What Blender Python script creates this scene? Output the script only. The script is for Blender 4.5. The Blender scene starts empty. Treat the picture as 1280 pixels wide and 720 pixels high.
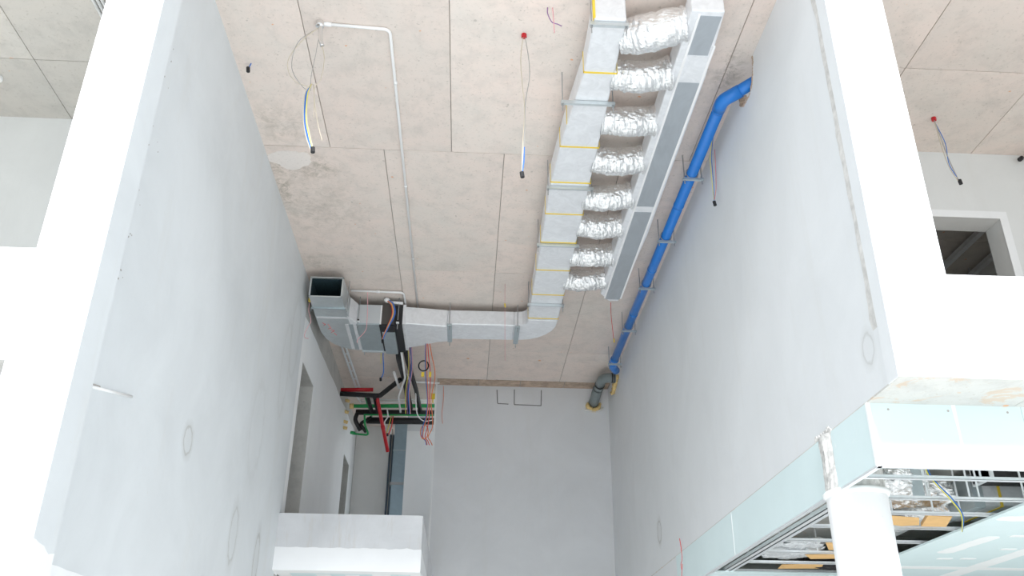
import bpy, bmesh, math, random
from mathutils import Vector, Matrix, noise

random.seed(7)
SC = bpy.context.scene
COL = SC.collection

# ------------------------------------------------------------------ camera
cam_d = bpy.data.cameras.new('camera')
cam_d.sensor_width = 36.0
cam_d.lens = 1114.52 / 1280.0 * 36.0
cam_d.clip_start = 0.05
cam_d.clip_end = 400
cam = bpy.data.objects.new('camera', cam_d)
COL.objects.link(cam)
Rv = Vector((0.99859059, -0.05227667, 0.00916426))
Uv = Vector((-0.03147089, -0.44419558, 0.89537695))
Fv = Vector((0.0427366, 0.8944034, 0.44521471))
cam.matrix_world = Matrix(((Rv.x, Uv.x, -Fv.x, 0.0), (Rv.y, Uv.y, -Fv.y, 0.0),
                           (Rv.z, Uv.z, -Fv.z, 1.6), (0, 0, 0, 1)))
SC.camera = cam

# ------------------------------------------------------------------ sky, exposure
w = bpy.data.worlds.new('overcast_sky')
SC.world = w
w.use_nodes = True
bg = w.node_tree.nodes['Background']
bg.inputs[0].default_value = (0.88, 0.95, 1.0, 1)
bg.inputs[1].default_value = 0.8
sun_d = bpy.data.lights.new('hazy_sun', 'SUN')
sun_d.energy = 4.6
sun_d.angle = math.radians(16)
sun_d.color = (0.97, 0.985, 1.0)
sun = bpy.data.objects.new('hazy_sun', sun_d)
COL.objects.link(sun)
sun.location = (0, -20, 30)
sun.rotation_euler = Vector((0.0, 0.815, -0.58)).to_track_quat('-Z', 'Y').to_euler()
vs = SC.view_settings
vs.view_transform = 'Standard'
vs.look = 'None'
vs.gamma = 1.0
vs.use_curve_mapping = False
vs.exposure = 0.7
SC.cycles.diffuse_bounces = 8
SC.cycles.max_bounces = 14


# ------------------------------------------------------------------ materials
def nodes_of(name):
    m = bpy.data.materials.new(name)
    m.use_nodes = True
    nt = m.node_tree
    b = nt.nodes['Principled BSDF']
    return m, nt, b


def nn(nt, t, **kw):
    n = nt.nodes.new(t)
    for k, v in kw.items():
        setattr(n, k, v)
    return n


def tex_noise(nt, vec, scale, detail=4, rough=0.6, dist=0.0):
    n = nn(nt, 'ShaderNodeTexNoise')
    n.inputs['Scale'].default_value = scale
    n.inputs['Detail'].default_value = detail
    n.inputs['Roughness'].default_value = rough
    n.inputs['Distortion'].default_value = dist
    nt.links.new(vec, n.inputs['Vector'])
    return n.outputs['Fac']


def ramp(nt, fac, stops):
    r = nn(nt, 'ShaderNodeValToRGB')
    e = r.color_ramp.elements
    while len(e) < len(stops):
        e.new(0.5)
    for i, (p, c) in enumerate(stops):
        e[i].position = p
        e[i].color = (c, c, c, 1) if not isinstance(c, tuple) else (*c, 1)
    nt.links.new(fac, r.inputs[0])
    return r.outputs[0]


def mixc(nt, fac, a, b, mode='MIX'):
    n = nn(nt, 'ShaderNodeMix', data_type='RGBA', blend_type=mode)
    for sock, v in ((n.inputs[0], fac), (n.inputs[6], a), (n.inputs[7], b)):
        if isinstance(v, (int, float)):
            sock.default_value = v
        elif isinstance(v, tuple):
            sock.default_value = (*v, 1)
        else:
            nt.links.new(v, sock)
    return n.outputs[2]


def math_n(nt, op, a, b=None, clamp=False):
    n = nn(nt, 'ShaderNodeMath', operation=op, use_clamp=clamp)
    for i, v in enumerate((a, b)):
        if v is None:
            continue
        if isinstance(v, (int, float)):
            n.inputs[i].default_value = v
        else:
            nt.links.new(v, n.inputs[i])
    return n.outputs[0]


def bump(nt, b, h, strength, dist=0.01):
    n = nn(nt, 'ShaderNodeBump')
    n.inputs['Strength'].default_value = strength
    n.inputs['Distance'].default_value = dist
    nt.links.new(h, n.inputs['Height'])
    nt.links.new(n.outputs[0], b.inputs['Normal'])


def coords(nt, scale=(1, 1, 1)):
    tc = nn(nt, 'ShaderNodeTexCoord')
    mp = nn(nt, 'ShaderNodeMapping')
    mp.inputs['Scale'].default_value = scale
    nt.links.new(tc.outputs['Object'], mp.inputs['Vector'])
    return mp.outputs[0], tc.outputs['Object']


def plain(name, col, rough=0.6, metal=0.0, var=0.0, vscale=6.0, bmp=0.0, bscale=30.0):
    m, nt, b = nodes_of(name)
    b.inputs['Roughness'].default_value = rough
    b.inputs['Metallic'].default_value = metal
    b.inputs['Base Color'].default_value = (*col, 1)
    v, raw = coords(nt)
    if var:
        f = tex_noise(nt, v, vscale, 5)
        d = tuple(max(0, c * (1 - var)) for c in col)
        l = tuple(min(1, c * (1 + var * 0.6)) for c in col)
        nt.links.new(mixc(nt, ramp(nt, f, [(0.3, 0.0), (0.7, 1.0)]), d, l), b.inputs['Base Color'])
    if bmp:
        bump(nt, b, tex_noise(nt, v, bscale, 5), bmp)
    return m


def plaster(name, col, patches=(), streak=0.10, plane='YZ', dirt=(0.62, 0.61, 0.57), speck=0.3, runs=(1.3, 1.3, 0.16)):
    """skim-coated wall: cloudy trowelling, vertical runs, specks, filled-hole patches"""
    m, nt, b = nodes_of(name)
    b.inputs['Roughness'].default_value = 0.75
    vst, raw = coords(nt, runs)
    v1, _ = coords(nt)
    cloud = tex_noise(nt, v1, 0.7, 6, 0.62, 0.6)
    run = tex_noise(nt, vst, 2.2, 6, 0.7)
    c = mixc(nt, ramp(nt, cloud, [(0.32, 0.0), (0.68, 1.0)]), tuple(x * (1 - streak) for x in col), col)
    c = mixc(nt, math_n(nt, 'MULTIPLY', ramp(nt, run, [(0.55, 0.0), (0.78, 1.0)]), streak * 3.0), c, dirt)
    fine = tex_noise(nt, v1, 14, 3, 0.6)
    c = mixc(nt, math_n(nt, 'MULTIPLY', ramp(nt, fine, [(0.70, 0.0), (0.76, 1.0)]), speck), c, dirt)
    for (cy, cz, sy, sz, amt) in patches:
        sep = nn(nt, 'ShaderNodeSeparateXYZ')
        nt.links.new(raw, sep.inputs[0])
        a = math_n(nt, 'DIVIDE', math_n(nt, 'SUBTRACT', sep.outputs[1 if plane == 'YZ' else 0], cy), sy)
        d = math_n(nt, 'DIVIDE', math_n(nt, 'SUBTRACT', sep.outputs[2], cz), sz)
        r = math_n(nt, 'SQRT', math_n(nt, 'ADD', math_n(nt, 'MULTIPLY', a, a), math_n(nt, 'MULTIPLY', d, d)))
        wob = tex_noise(nt, v1, 9, 4)
        r = math_n(nt, 'ADD', r, math_n(nt, 'MULTIPLY', math_n(nt, 'SUBTRACT', wob, 0.5), 0.55))
        ring = ramp(nt, math_n(nt, 'MULTIPLY', r, 0.5), [(0.0, 0.25), (0.40, 0.22), (0.48, 1.0), (0.55, 0.35), (0.8, 0.0)])
        c = mixc(nt, math_n(nt, 'MULTIPLY', ring, amt), c, (0.40, 0.40, 0.38))
    nt.links.new(c, b.inputs['Base Color'])
    h = math_n(nt, 'ADD', math_n(nt, 'MULTIPLY', cloud, 0.8), math_n(nt, 'MULTIPLY', fine, 0.25))
    bump(nt, b, h, 0.18, 0.02)
    return m


def concrete(name, col, grey, stain=(0.30, 0.27, 0.22), amt=0.5, peel=0.0, stains=()):
    """board-cast soffit: pinkish beige with grey clouds, dark pitting and rust flecks"""
    m, nt, b = nodes_of(name)
    b.inputs['Roughness'].default_value = 0.85
    v, raw = coords(nt)
    geo = nn(nt, 'ShaderNodeObjectInfo')
    off = nn(nt, 'ShaderNodeVectorMath', operation='ADD')
    cmb = nn(nt, 'ShaderNodeCombineXYZ')
    nt.links.new(math_n(nt, 'MULTIPLY', geo.outputs['Random'], 3.0), cmb.inputs[0])
    nt.links.new(v, off.inputs[0])
    nt.links.new(cmb.outputs[0], off.inputs[1])
    vv = off.outputs[0]
    big = tex_noise(nt, vv, 0.55, 6, 0.65, 0.5)
    mid = tex_noise(nt, vv, 2.6, 8, 0.72, 0.3)
    fine = tex_noise(nt, vv, 22, 4, 0.7)
    c = mixc(nt, ramp(nt, big, [(0.35, 0.0), (0.65, 1.0)]), grey, col)
    c = mixc(nt, math_n(nt, 'MULTIPLY', ramp(nt, mid, [(0.47, 0.0), (0.72, 1.0)]), amt), c, tuple(x * 0.72 for x in grey))
    c = mixc(nt, math_n(nt, 'MULTIPLY', ramp(nt, fine, [(0.58, 0.0), (0.70, 1.0)]), 0.36), c, stain)
    dots = tex_noise(nt, vv, 8.5, 2, 0.5)
    c = mixc(nt, math_n(nt, 'MULTIPLY', ramp(nt, dots, [(0.74, 0.0), (0.765, 1.0)]), 0.35), c, (0.25, 0.22, 0.18))
    rust = tex_noise(nt, vv, 7.1, 1, 0.4)
    c = mixc(nt, math_n(nt, 'MULTIPLY', ramp(nt, rust, [(0.785, 0.0), (0.80, 1.0)]), 0.7), c, (0.75, 0.33, 0.10))
    if peel:
        pl_ = tex_noise(nt, vv, 2.4, 7, 0.66, 0.8)
        c = mixc(nt, math_n(nt, 'MULTIPLY', ramp(nt, pl_, [(0.60, 0.0), (0.63, 1.0)]), peel), c, (0.60, 0.45, 0.32))
    for (sx, sy, rx, ry, am) in stains:
        sep = nn(nt, 'ShaderNodeSeparateXYZ')
        nt.links.new(raw, sep.inputs[0])
        a = math_n(nt, 'DIVIDE', math_n(nt, 'SUBTRACT', sep.outputs[0], sx), rx)
        d = math_n(nt, 'DIVIDE', math_n(nt, 'SUBTRACT', sep.outputs[1], sy), ry)
        rr = math_n(nt, 'ADD', math_n(nt, 'MULTIPLY', a, a), math_n(nt, 'MULTIPLY', d, d))
        mask = ramp(nt, rr, [(0.0, 1.0), (1.0, 0.0)])
        gr_ = ramp(nt, tex_noise(nt, raw, 6.0, 9, 0.8, 0.6), [(0.44, 0.0), (0.62, 1.0)])
        c = mixc(nt, math_n(nt, 'MULTIPLY', math_n(nt, 'MULTIPLY', mask, gr_), am), c, (0.36, 0.32, 0.26))
    tint = math_n(nt, 'ADD', math_n(nt, 'MULTIPLY', geo.outputs['Random'], 0.10), 0.93)
    hs = nn(nt, 'ShaderNodeHueSaturation')
    nt.links.new(tint, hs.inputs['Value'])
    nt.links.new(c, hs.inputs['Color'])
    nt.links.new(hs.outputs[0], b.inputs['Base Color'])
    bump(nt, b, math_n(nt, 'ADD', mid, math_n(nt, 'MULTIPLY', fine, 0.5)), 0.25, 0.015)
    return m


def foil(name, col=(0.86, 0.87, 0.88), rough=0.34, wr=0.5, wscale=(9, 9, 9), metal=0.85):
    m, nt, b = nodes_of(name)
    b.inputs['Metallic'].default_value = metal
    b.inputs['Roughness'].default_value = rough
    v, raw = coords(nt, wscale)
    n1 = tex_noise(nt, v, 1.0, 6, 0.6, 1.6)
    n2 = nn(nt, 'ShaderNodeTexVoronoi', feature='F1')
    n2.inputs['Scale'].default_value = 1.4
    nt.links.new(v, n2.inputs['Vector'])
    h = math_n(nt, 'ADD', n1, math_n(nt, 'MULTIPLY', n2.outputs['Distance'], 0.6))
    bump(nt, b, h, wr, 0.02)
    nt.links.new(mixc(nt, ramp(nt, n1, [(0.35, 0.0), (0.65, 1.0)]), tuple(x * 0.9 for x in col), col), b.inputs['Base Color'])
    return m


def board(name, col):
    m, nt, b = nodes_of(name)
    b.inputs['Roughness'].default_value = 0.7
    v, raw = coords(nt)
    n1 = tex_noise(nt, v, 1.1, 5, 0.6)
    c = mixc(nt, ramp(nt, n1, [(0.3, 0.0), (0.7, 1.0)]), tuple(x * 0.95 for x in col), col)
    sm = tex_noise(nt, v, 3.4, 6, 0.75, 1.2)
    c = mixc(nt, math_n(nt, 'MULTIPLY', ramp(nt, sm, [(0.66, 0.0), (0.74, 1.0)]), 0.35), c, (0.92, 0.93, 0.92))
    nt.links.new(c, b.inputs['Base Color'])
    return m


M = {}
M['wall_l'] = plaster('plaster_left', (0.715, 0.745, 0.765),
                      [(10.31, 4.61, 0.16, 0.17, 0.75), (13.0, 4.05, 0.20, 0.38, 0.55), (14.6, 3.95, 0.16, 0.42, 0.7),
                       (13.5, 5.75, 0.42, 0.75, 0.16), (14.9, 7.3, 0.30, 0.9, 0.2), (15.4, 8.1, 0.35, 0.8, 0.22)], 0.09)
M['wall_r'] = plaster('plaster_right', (0.745, 0.765, 0.78),
                      [(7.27, 4.72, 0.11, 0.15, 0.5), (16.61, 4.93, 0.16, 0.20, 0.8)], 0.06)
M['wall_b'] = plaster('plaster_back', (0.72, 0.735, 0.755), [], 0.08, 'XZ')
M['wall_c'] = plaster('skim_coat', (0.86, 0.87, 0.875), [], 0.05)
M['wall_room'] = plaster('plaster_room', (0.74, 0.75, 0.74), [], 0.08, 'XZ')
M['wall_end'] = plaster('speckled_plaster', (0.84, 0.835, 0.82), [], 0.05, 'XZ', (0.5, 0.47, 0.42), 0.6)
M['parapet'] = plaster('plaster_parapet', (0.74, 0.75, 0.77), [], 0.2, 'XZ', (0.56, 0.51, 0.44), 0.6, (3.2, 3.2, 0.5))
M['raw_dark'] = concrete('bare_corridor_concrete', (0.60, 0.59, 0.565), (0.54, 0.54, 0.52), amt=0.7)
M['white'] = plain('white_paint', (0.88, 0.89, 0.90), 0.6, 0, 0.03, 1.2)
M['ceil'] = concrete('ceiling_concrete', (0.80, 0.685, 0.62), (0.72, 0.66, 0.605), amt=0.5,
                     stains=[(-2.75, 11.95, 0.75, 0.42, 0.85), (-3.2, 12.6, 0.22, 0.9, 0.8), (-2.7, 13.2, 1.0, 1.3, 0.4), (-2.9, 10.9, 0.7, 0.6, 0.45), (-3.0, 15.2, 0.6, 0.4, 0.5), (3.35, 9.3, 0.25, 0.5, 0.9)])
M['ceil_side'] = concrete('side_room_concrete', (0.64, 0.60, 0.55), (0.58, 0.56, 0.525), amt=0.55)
M['joint'] = plain('joint_concrete', (0.36, 0.33, 0.30), 0.9, 0, 0.3, 4)  # plain darker concrete that shows in the gaps between panels
M['soffit'] = concrete('slab_soffit', (0.66, 0.65, 0.61), (0.58, 0.58, 0.56), (0.42, 0.33, 0.22), 0.6, 0.6)
M['raw'] = concrete('raw_concrete', (0.60, 0.585, 0.56), (0.54, 0.53, 0.51), amt=0.7)
M['brick'] = plain('timber_infill', (0.52, 0.40, 0.31), 0.85, 0, 0.35, 5, 0.3, 20)
M['floor'] = plain('screed', (0.70, 0.70, 0.69), 0.8, 0, 0.08, 0.8, 0.1, 8)
M['foil'] = foil('foil_wrap', (0.86, 0.875, 0.90), 0.45, 0.3, (5, 5, 5), 0.3)
M['foil_flex'] = foil('crinkled_foil', (0.93, 0.935, 0.94), 0.24, 0.7, (8, 16, 16), 0.85)
M['slot'] = foil('diffuser_sheet', (0.50, 0.54, 0.58), 0.4, 0.15, (4, 1.2, 4), 0.6)
M['galv'] = foil('galvanised_sheet', (0.66, 0.71, 0.73), 0.40, 0.06, (3, 3, 3), 0.75)
M['galv_dark'] = foil('zinc_sheet', (0.50, 0.57, 0.60), 0.42, 0.05, (3, 3, 3), 0.6)
M['riser'] = foil('riser_sheet', (0.36, 0.47, 0.54), 0.35, 0.05, (3, 3, 3), 0.5)
M['steel'] = plain('zinc_channel', (0.80, 0.83, 0.85), 0.35, 0.35, 0.06, 20)
M['rod'] = plain('threaded_steel', (0.42, 0.43, 0.44), 0.4, 0.6)
M['liner'] = plain('duct_liner', (0.035, 0.07, 0.085), 0.7, 0, 0.4, 25, 0.3, 60)
M['yellow'] = plain('yellow_strap', (0.85, 0.62, 0.06), 0.5)
M['blue'] = plain('blue_pvc', (0.015, 0.19, 0.62), 0.3, 0, 0.06, 8)
M['black'] = plain('black_insulation', (0.012, 0.012, 0.014), 0.55, 0, 0.2, 10, 0.2, 40)
M['charcoal'] = plain('charcoal_panel', (0.075, 0.065, 0.06), 0.6)
M['red'] = plain('red_pipe', (0.50, 0.012, 0.02), 0.35)
M['green'] = plain('green_pipe', (0.012, 0.33, 0.09), 0.4)
M['pvc'] = plain('white_conduit', (0.87, 0.87, 0.87), 0.35)
M['chrome'] = plain('bright_metal', (0.8, 0.8, 0.8), 0.12, 1.0)
M['lgrey'] = plain('light_grey_panel', (0.60, 0.63, 0.65), 0.45, 0.3)
M['greyins'] = plain('grey_insulation', (0.20, 0.235, 0.24), 0.6, 0, 0.12, 9, 0.2, 25)
M['foam'] = plain('yellow_foam', (0.80, 0.60, 0.27), 0.9, 0, 0.25, 14, 0.6, 35)
M['board'] = board('green_plasterboard', (0.68, 0.80, 0.81))
M['compound'] = plain('joint_compound', (0.86, 0.875, 0.87), 0.8, 0, 0.03, 3)
M['card'] = plain('cardboard', (0.72, 0.45, 0.19), 0.8, 0, 0.1, 5)
M['film'] = foil('plastic_film', (0.80, 0.82, 0.84), 0.25, 0.9, (14, 14, 14), 0.35)
M['w_blue'] = plain('blue_wire', (0.03, 0.16, 0.55), 0.5)
M['w_yel'] = plain('yellow_wire', (0.75, 0.68, 0.12), 0.5)
M['w_red'] = plain('red_wire', (0.75, 0.10, 0.09), 0.5)
M['w_pink'] = plain('pink_wire', (0.80, 0.42, 0.45), 0.5)
M['w_tan'] = plain('tan_wire', (0.60, 0.53, 0.42), 0.6)
M['w_grey'] = plain('grey_wire', (0.42, 0.40, 0.38), 0.6)
M['w_purple'] = plain('purple_wire', (0.30, 0.16, 0.34), 0.5)
M['w_orange'] = plain('orange_wire', (0.80, 0.24, 0.10), 0.5)
M['marker'] = plain('marker_ink', (0.20, 0.20, 0.20), 0.8)
M['dirt'] = plain('rough_mortar', (0.66, 0.65, 0.63), 0.95, 0, 0.22, 9, 0.25, 25)
M['marker_red'] = plain('red_marker_ink', (0.72, 0.16, 0.16), 0.8)


# ------------------------------------------------------------------ mesh helpers
ORG = {}


class MB:
    def __init__(s):
        s.v, s.f = [], []

    def add(s, vs_, fs_):
        o = len(s.v)
        s.v += [tuple(p) for p in vs_]
        s.f += [tuple(i + o for i in f) for f in fs_]
        return s

    def box(s, x0, x1, y0, y1, z0, z1):
        return s.add([(x0, y0, z0), (x1, y0, z0), (x1, y1, z0), (x0, y1, z0),
                      (x0, y0, z1), (x1, y0, z1), (x1, y1, z1), (x0, y1, z1)],
                     [(0, 3, 2, 1), (4, 5, 6, 7), (0, 1, 5, 4), (1, 2, 6, 5), (2, 3, 7, 6), (3, 0, 4, 7)])

    def prism(s, poly, a, b, axis='Z', caps=True, skip=()):
        """poly of 2-d points extruded from a to b along axis (Z: xy, X: yz, Y: xz)"""
        def P(p, t):
            return (p[0], p[1], t) if axis == 'Z' else ((t, p[0], p[1]) if axis == 'X' else (p[0], t, p[1]))
        n = len(poly)
        vs_ = [P(p, a) for p in poly] + [P(p, b) for p in poly]
        fs_ = [(i, (i + 1) % n, n + (i + 1) % n, n + i) for i in range(n) if i not in skip]
        if caps:
            fs_ += [tuple(reversed(range(n))), tuple(range(n, 2 * n))]
        return s.add(vs_, fs_)

    def tube(s, pts, r, seg=8, caps=True, rf=None):
        pts = [Vector(p) for p in pts]
        n = len(pts)
        t0 = (pts[1] - pts[0]).normalized()
        up = Vector((0, 0, 1)) if abs(t0.z) < 0.9 else Vector((1, 0, 0))
        u = t0.cross(up).normalized()
        vs_, fs_ = [], []
        for i, p in enumerate(pts):
            t = ((pts[min(i + 1, n - 1)] - p).normalized() + (p - pts[max(i - 1, 0)]).normalized())
            t = t.normalized() if t.length > 1e-6 else t0
            u = (u - t * u.dot(t)).normalized()
            v = t.cross(u)
            for k in range(seg):
                a = 2 * math.pi * k / seg
                rr = (r if rf is None else rf(i / (n - 1), a))
                vs_.append(p + (u * math.cos(a) + v * math.sin(a)) * rr)
        for i in range(n - 1):
            for k in range(seg):
                fs_.append((i * seg + k, i * seg + (k + 1) % seg, (i + 1) * seg + (k + 1) % seg, (i + 1) * seg + k))
        if caps:
            fs_ += [tuple(reversed(range(seg))), tuple(range((n - 1) * seg, n * seg))]
        return s.add(vs_, fs_)

    def build(s, name, mat, parent=None, smooth=False, bev=0.0, bseg=2):
        me = bpy.data.meshes.new(name)
        o0 = ORG.get(parent.name, Vector()) if parent else Vector()
        me.from_pydata([tuple(Vector(p) - o0) for p in s.v], [], s.f)
        bm = bmesh.new()
        bm.from_mesh(me)
        bmesh.ops.recalc_face_normals(bm, faces=bm.faces)
        bm.to_mesh(me)
        bm.free()
        me.materials.append(M[mat] if isinstance(mat, str) else mat)
        if smooth:
            for p in me.polygons:
                p.use_smooth = True
        o = bpy.data.objects.new(name, me)
        COL.objects.link(o)
        if parent:
            o.parent = parent
            ORG[o.name] = o0
        if bev:
            b = o.modifiers.new('edge', 'BEVEL')
            b.width = bev
            b.segments = bseg
            b.limit_method = 'ANGLE'
        return o


def spline(pts, n=8):
    P = [Vector(p) for p in pts]
    P = [P[0] * 2 - P[1]] + P + [P[-1] * 2 - P[-2]]
    out = []
    for i in range(1, len(P) - 2):
        for k in range(n):
            t = k / n
            a, b, c, d = P[i - 1], P[i], P[i + 1], P[i + 2]
            out.append(0.5 * ((2 * b) + (c - a) * t + (2 * a - 5 * b + 4 * c - d) * t * t + (3 * b - a - 3 * c + d) * t ** 3))
    out.append(P[-2])
    return out


def fillet(pts, r, n=6):
    """polyline with rounded corners"""
    P = [Vector(p) for p in pts]
    out = [P[0]]
    for i in range(1, len(P) - 1):
        a = (P[i - 1] - P[i]).normalized()
        b = (P[i + 1] - P[i]).normalized()
        p0, p2 = P[i] + a * r, P[i] + b * r
        for k in range(n + 1):
            t = k / n
            out.append(p0 * (1 - t) ** 2 + P[i] * 2 * t * (1 - t) + p2 * t * t)
    out.append(P[-1])
    return out


def tag(o, label, cat, group=None, kind=None):
    o['label'] = label
    o['category'] = cat
    if group:
        o['group'] = group
    if kind:
        o['kind'] = kind
    return o


def thing(name, loc, label, cat, group=None, kind=None):
    o = bpy.data.objects.new(name, None)
    o.empty_display_size = 0.1
    o.location = loc
    COL.objects.link(o)
    ORG[o.name] = Vector(loc)
    return tag(o, label, cat, group, kind)


def struct(name, mb, mat, label, cat, bev=0.0):
    return tag(mb.build(name, mat, bev=bev), label, cat, kind='structure')


def copy_tree(o, loc, parent=None, label=None):
    c = o.copy()
    COL.objects.link(c)
    if parent is None:
        c.location = loc
        if label:
            c['label'] = label
    else:
        c.parent = parent
    for ch in list(o.children):
        copy_tree(ch, None, c)
    return c


ZC = 9.6          # underside of the roof slab
XL, XR = -3.28, 3.57
YF = 6.8          # plane of the front piers and edge beams
ZS = 4.28         # underside of the storey slab

# ================================================================== SETTING
struct('floor', MB().box(-40, 40, -45, 40, -0.2, 0), 'floor', 'pale screeded ground floor running out in front of the hall', 'floor')

# roof slab with its formwork panels
slab = struct('ceiling', MB().box(-9.9, 9.8, 6.3, 22.05, ZC + 0.018, ZC + 0.35).box(-9.9, -0.80, 22.05, 28.0, ZC + 0.018, ZC + 0.35), 'joint',  # roof left open behind the back wall, an added light well for the corridor
              'board-cast beige concrete ceiling high over the hall', 'ceiling')


def panels(xs, ys, mat):
    g = 0.005
    for i in range(len(xs) - 1):
        for j in range(len(ys) - 1):
            dz = random.uniform(-0.003, 0.003)
            MB().box(xs[i] + g, xs[i + 1] - g, ys[j] + g, ys[j + 1] - g, ZC + dz, ZC + 0.02).build('ceiling_panel', mat, slab, bev=0.004, bseg=1)


panels([-3.46, -2.27, -0.41, 1.45, 3.30, 3.77], [6.35, 7.43, 11.43], 'ceil')
panels([-3.46, -3.31, -1.45, 0.405, 2.26, 3.77], [11.43, 15.43], 'ceil')
panels([-3.66, -3.30, -1.45, 0.405, 2.26, 3.77], [15.43, 19.42, 21.36], 'ceil')
panels([-3.66, -1.45, -0.85], [21.36, 25.3, 27.9], 'ceil')
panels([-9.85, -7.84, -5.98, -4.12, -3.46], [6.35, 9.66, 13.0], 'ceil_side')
panels([3.77, 5.68, 7.55, 9.75], [6.35, 9.1, 11.35], 'ceil')
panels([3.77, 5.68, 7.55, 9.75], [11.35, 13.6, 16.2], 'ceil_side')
for x0, x1 in ((-0.85, 0.2), (0.2, 1.27), (1.27, 2.4), (2.4, 3.55)):   # closing strip along the back wall
    MB().box(x0 + 0.01, x1 - 0.01, 21.38, 21.84, ZC - 0.004, ZC + 0.02).build('infill_board', 'brick', slab)

def blob(name, cx_, cy_, rx, ry, seed, z0, z1, mat, parent):
    pts = []
    for k in range(40):
        a = 2 * math.pi * k / 40
        q = 1 + 0.35 * noise.noise(Vector((math.cos(a) * 1.5 + seed, math.sin(a) * 1.5, seed))) + 0.12 * noise.noise(Vector((math.cos(a) * 6, math.sin(a) * 6, seed)))
        pts.append((cx_ + rx * q * math.cos(a), cy_ + ry * q * math.sin(a)))
    return MB().prism(pts, z0, z1).build(name, mat, parent)


M['patch'] = concrete('fresh_mortar', (0.86, 0.79, 0.74), (0.80, 0.75, 0.71), amt=0.3)
blob('mortar_patch', -2.93, 11.80, 0.34, 0.24, 1.3, ZC - 0.009, ZC, 'patch', slab)
# back wall
wb = struct('wall_back', MB().box(-0.89, 3.80, 21.8, 22.05, 0, ZC), 'wall_b', 'grey plastered end wall with bare corner bead', 'wall')
mk = MB()
for (x0, z0, x1, z1) in ((1.13, 9.52, 1.13, 9.11), (1.13, 9.11, 1.82, 9.10), (1.82, 9.10, 1.83, 9.52), (0.68, 9.5, 0.70, 9.14), (0.70, 9.13, 0.98, 9.12)):
    mk.tube([(x0, 21.798, z0), (x1, 21.798, z1)], 0.012, 4)
mk.build('marker_line', 'marker', wb)
MB().box(-0.905, -0.86, 21.785, 22.06, 4.3, ZC).build('corner_bead', 'wall_c', wb)

# right wall with the broken hole for the blue pipe
hole = [(9.72, ZC), (9.70, 9.50), (9.64, 9.42), (9.66, 9.30), (9.55, 9.22), (9.40, 9.20), (9.28, 9.18), (9.15, 9.24), (9.08, 9.33), (9.03, 9.45), (8.98, 9.55), (9.0, ZC)]
wr = struct('wall_right', MB().prism([(7.0, ZS), (15.38, ZS), (15.38, 0.0), (21.8, 0.0), (21.8, ZC)] + hole + [(7.0, ZC)], XR, XR + 0.2, 'X'), 'wall_r',
            'tall pale plastered wall above the green plasterboard bulkhead', 'wall')
rim = MB()
rs = [(0.0, y, z) for y, z in hole]
for k in range(len(rs) - 1):
    a, b = Vector(rs[k]), Vector(rs[k + 1])
    for t in (0.2, 0.55, 0.85):
        p = a.lerp(b, t)
        rim.tube([(XR - 0.006, p.y, p.z), (XR + 0.10, p.y + random.uniform(-.02, .02), p.z + random.uniform(-.02, .02))], random.uniform(0.014, 0.032), 6)
rim.build('broken_rim', 'brick', wr)['kind'] = 'stuff'
sm = MB()                                             # mortar smear where the wall meets the pier
yy = []
for k in range(41):
    z = ZS + 0.55 + k * 0.118
    yy.append((7.03 + 0.08 + 0.045 * noise.noise(Vector((z * 2.1, 3, 1))) + 0.02 * noise.noise(Vector((z * 9, 1, 1))) - 0.0, z))
poly = [(7.0, z) for _, z in yy] + [(y, z) for y, z in reversed(yy)]
sm.prism(poly, XR - 0.004, XR + 0.01, 'X')
sm.build('mortar_smear', 'dirt', wr)

# left wall, near length and the corridor length with its two door openings
wl = struct('wall_left', MB().box(XL - 0.18, XL, 7.2, 16.1, 0, ZC), 'wall_l', 'tall grey-white plastered wall with filled holes and faint runs', 'wall')
cw_poly = [(16.1, 4.0), (16.1, ZC), (25.5, ZC), (25.5, 4.0), (24.4, 4.0), (24.4, 8.12), (23.2, 8.12), (23.2, 4.0), (17.82, 4.0), (17.82, 8.02), (16.38, 8.02), (16.38, 4.0)]
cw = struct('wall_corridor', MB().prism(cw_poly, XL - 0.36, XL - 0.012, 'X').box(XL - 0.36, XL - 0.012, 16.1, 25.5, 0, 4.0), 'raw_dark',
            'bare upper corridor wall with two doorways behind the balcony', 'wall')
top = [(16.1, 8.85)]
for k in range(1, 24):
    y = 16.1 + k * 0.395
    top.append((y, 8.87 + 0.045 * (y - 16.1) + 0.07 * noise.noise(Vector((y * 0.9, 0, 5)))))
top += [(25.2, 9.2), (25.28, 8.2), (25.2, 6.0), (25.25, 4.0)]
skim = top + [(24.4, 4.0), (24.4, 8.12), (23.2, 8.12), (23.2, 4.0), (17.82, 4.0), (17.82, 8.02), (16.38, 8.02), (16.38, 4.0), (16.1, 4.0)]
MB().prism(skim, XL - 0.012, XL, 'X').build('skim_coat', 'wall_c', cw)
struct('slab_corridor_rooms', MB().box(-9.9, XL - 0.36, 13.0, 27.8, ZS, ZS + 0.3), 'raw', 'bare floor slab of the rooms behind the corridor doorways', 'slab')
struct('wall_behind_doorways', MB().box(-6.2, -6.05, 13.0, 27.8, ZS + 0.3, ZC).box(-6.05, XL - 0.18, 13.0, 13.15, ZS + 0.3, ZC), 'raw', 'dim bare wall seen through the corridor doorways', 'wall')

fk = MB()
for k in range(90):
    z = random.choice([random.gauss(7.9, 0.35), random.gauss(6.6, 0.25), random.gauss(5.6, 0.3)])
    y = 7.26 + abs(random.gauss(0, 0.16))
    q = random.uniform(0.006, 0.016)
    fk.prism([(y, z), (y + q, z + q * 0.4), (y + q * 0.9, z + q * 1.6), (y + q * 0.2, z + q * 1.3)], XL, XL + 0.004, 'X')
fk.build('mortar_flecks', 'w_grey', wl)['kind'] = 'stuff'

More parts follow.
